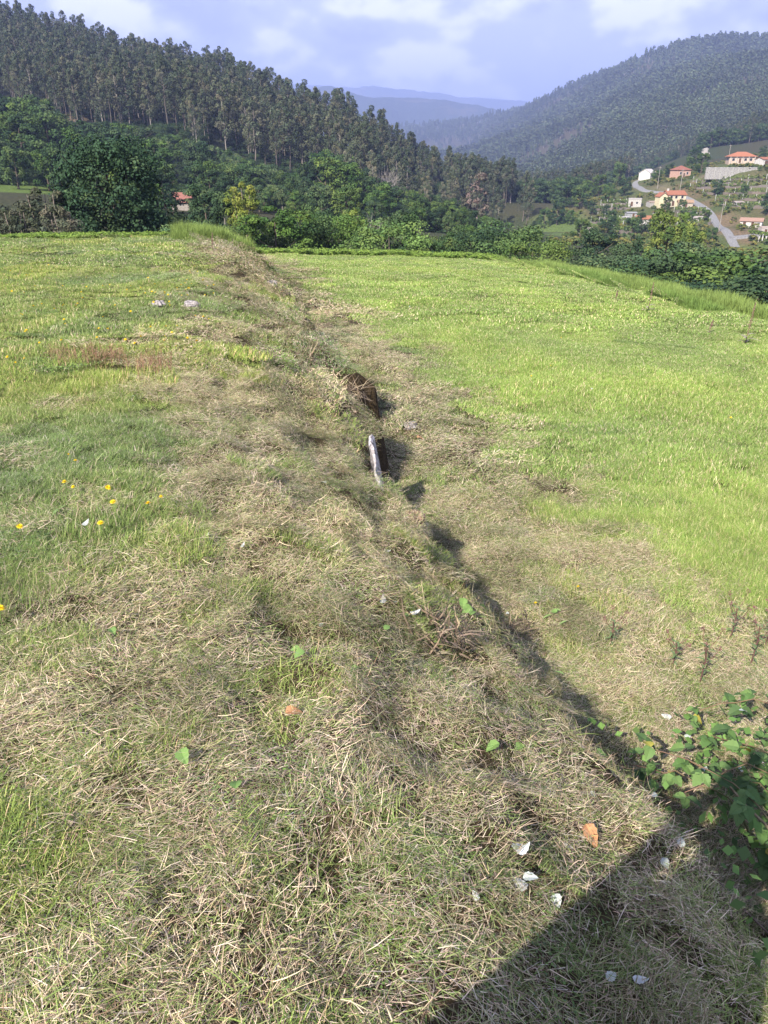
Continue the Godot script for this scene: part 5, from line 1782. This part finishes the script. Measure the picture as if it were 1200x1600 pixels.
func build_photographer() -> void:
	var g := field_h(-0.1, -0.4)
	var mb := MB.new()
	var hip := Vector3(-0.3, g + 0.94, 0.42)
	var chest := Vector3(-0.3, g + 1.30, 0.40)
	var neck := Vector3(-0.27, g + 1.48, 0.39)
	var head := Vector3(-0.22, g + 1.64, 0.36)
	var bones := [
		[hip + Vector3(-0.07, 0, 0), hip + Vector3(0.07, 0, 0), 0.145, 0.145], [hip, chest, 0.155, 0.17],
		[chest + Vector3(-0.10, 0.02, 0), chest + Vector3(0.10, 0.02, 0), 0.135, 0.135], [chest + Vector3(-0.18, 0.10, 0), chest + Vector3(0.18, 0.10, 0), 0.085, 0.085], [chest + Vector3(-0.12, -0.1, 0), hip + Vector3(-0.10, 0, 0), 0.13, 0.13], [chest + Vector3(0.12, -0.1, 0), hip + Vector3(0.10, 0, 0), 0.13, 0.13],
		[neck, head, 0.058, 0.06], [head + Vector3(0, 0.06, 0.02), head + Vector3(0, -0.03, -0.02), 0.10, 0.075], [head + Vector3(0, 0.0, -0.085), head + Vector3(0, -0.02, -0.105), 0.014, 0.016],
	]
	for s in [-1.0, 1.0]:
		var h: Vector3 = hip + Vector3(0.10 * s, -0.03, 0)
		var fy := field_h(-0.3 + 0.18 * s, -0.42)
		var knee := Vector3(-0.3 + 0.15 * s, g + 0.50, 0.40)
		var ankle := Vector3(-0.3 + 0.18 * s, fy + 0.09, 0.44)
		bones.append_array([[h, knee, 0.095, 0.062], [knee, ankle, 0.062, 0.045], [ankle, Vector3(-0.3 + 0.20 * s, fy + 0.05, 0.24), 0.05, 0.042]])
		var sh: Vector3 = chest + Vector3(0.20 * s, 0.10, 0)
		var elbow: Vector3 = Vector3(-0.68, g + 1.06, 0.30) if s < 0 else Vector3(0.18, g + 1.10, 0.24)
		var wrist := Vector3(0.10 * s, eye.y - 0.055, 0.075)
		bones.append_array([[sh, elbow, 0.075, 0.062], [elbow, wrist, 0.058, 0.034]])
		var palm := Vector3(0.085 * s, eye.y - 0.03, 0.045)
		bones.append([wrist, palm, 0.03, 0.026])
	nets(bones, 0.02, 0.04, func(p: Vector3) -> Color:
		var y := p.y - g
		if y < 0.13: return Color(0.06, 0.05, 0.045)
		if y < 0.98: return Color(0.05, 0.07, 0.12)
		if y < 1.47 and Vector2(p.x, p.z - 0.05).length() > 0.17: return Color(0.10, 0.13, 0.12)
		return Color(0.52, 0.34, 0.26), mb)
	for s in [-1.0, 1.0]:                       # five bent fingers round each edge of the phone
		for k in 5:
			var y := eye.y - 0.055 + 0.018 * k if k < 4 else eye.y - 0.062
			var l: float = [0.9, 1.0, 1.05, 0.95, 0.8][k]
			var c := Color(0.52, 0.34, 0.26)
			if k < 4:
				mb.tube([Vector3(0.095 * s, y, 0.05), Vector3(0.10 * s, y, 0.05 - 0.034 * l), Vector3(0.088 * s, y + 0.003, 0.032), Vector3(0.078 * s, y + 0.004, 0.027)], [0.0095, 0.009, 0.008, 0.006], 7, c)
			else:
				mb.tube([Vector3(0.09 * s, y, 0.06), Vector3(0.07 * s, y + 0.012, 0.062), Vector3(0.045 * s, y + 0.02, 0.055)], [0.011, 0.010, 0.007], 7, c)
	var o := thing("person", Vector3.ZERO, "person in a dark jacket and jeans raising a phone with both hands", "person")
	part("body", mb.mesh(M.plain), o)
	var hair := MB.new()
	nets([[head + Vector3(0, 0.085, 0.03), head + Vector3(0, 0.03, 0.06), 0.098, 0.085]], 0.02, 0.02, func(_p): return Color(0.05, 0.035, 0.025), hair)
	part("hair", hair.mesh(M.plain), o)
	var face := MB.new()
	for s in [-1.0, 1.0]:
		face.tube([head + Vector3(0.032 * s, 0.012, -0.088), head + Vector3(0.032 * s, 0.012, -0.094)], [0.012, 0.005], 8, Color(0.05, 0.04, 0.035))
		face.tube([head + Vector3(0.094 * s, -0.015, 0.0), head + Vector3(0.10 * s, 0.03, 0.012)], [0.016, 0.014], 7, Color(0.5, 0.32, 0.25))
	face.tube([head + Vector3(-0.025, -0.058, -0.085), head + Vector3(0, -0.062, -0.092), head + Vector3(0.025, -0.058, -0.085)], [0.004, 0.007, 0.004], 6, Color(0.42, 0.2, 0.17))
	part("face", face.mesh(M.plain), o)
	var ph := MB.new()
	ph.box(Vector3(-0.038, eye.y - 0.075, 0.03), Vector3(0.038, eye.y + 0.075, 0.039), Color(0.03, 0.03, 0.035))
	single("phone", ph.mesh(M.glass_dark), Vector3.ZERO, "dark phone held up in both hands", "phone")
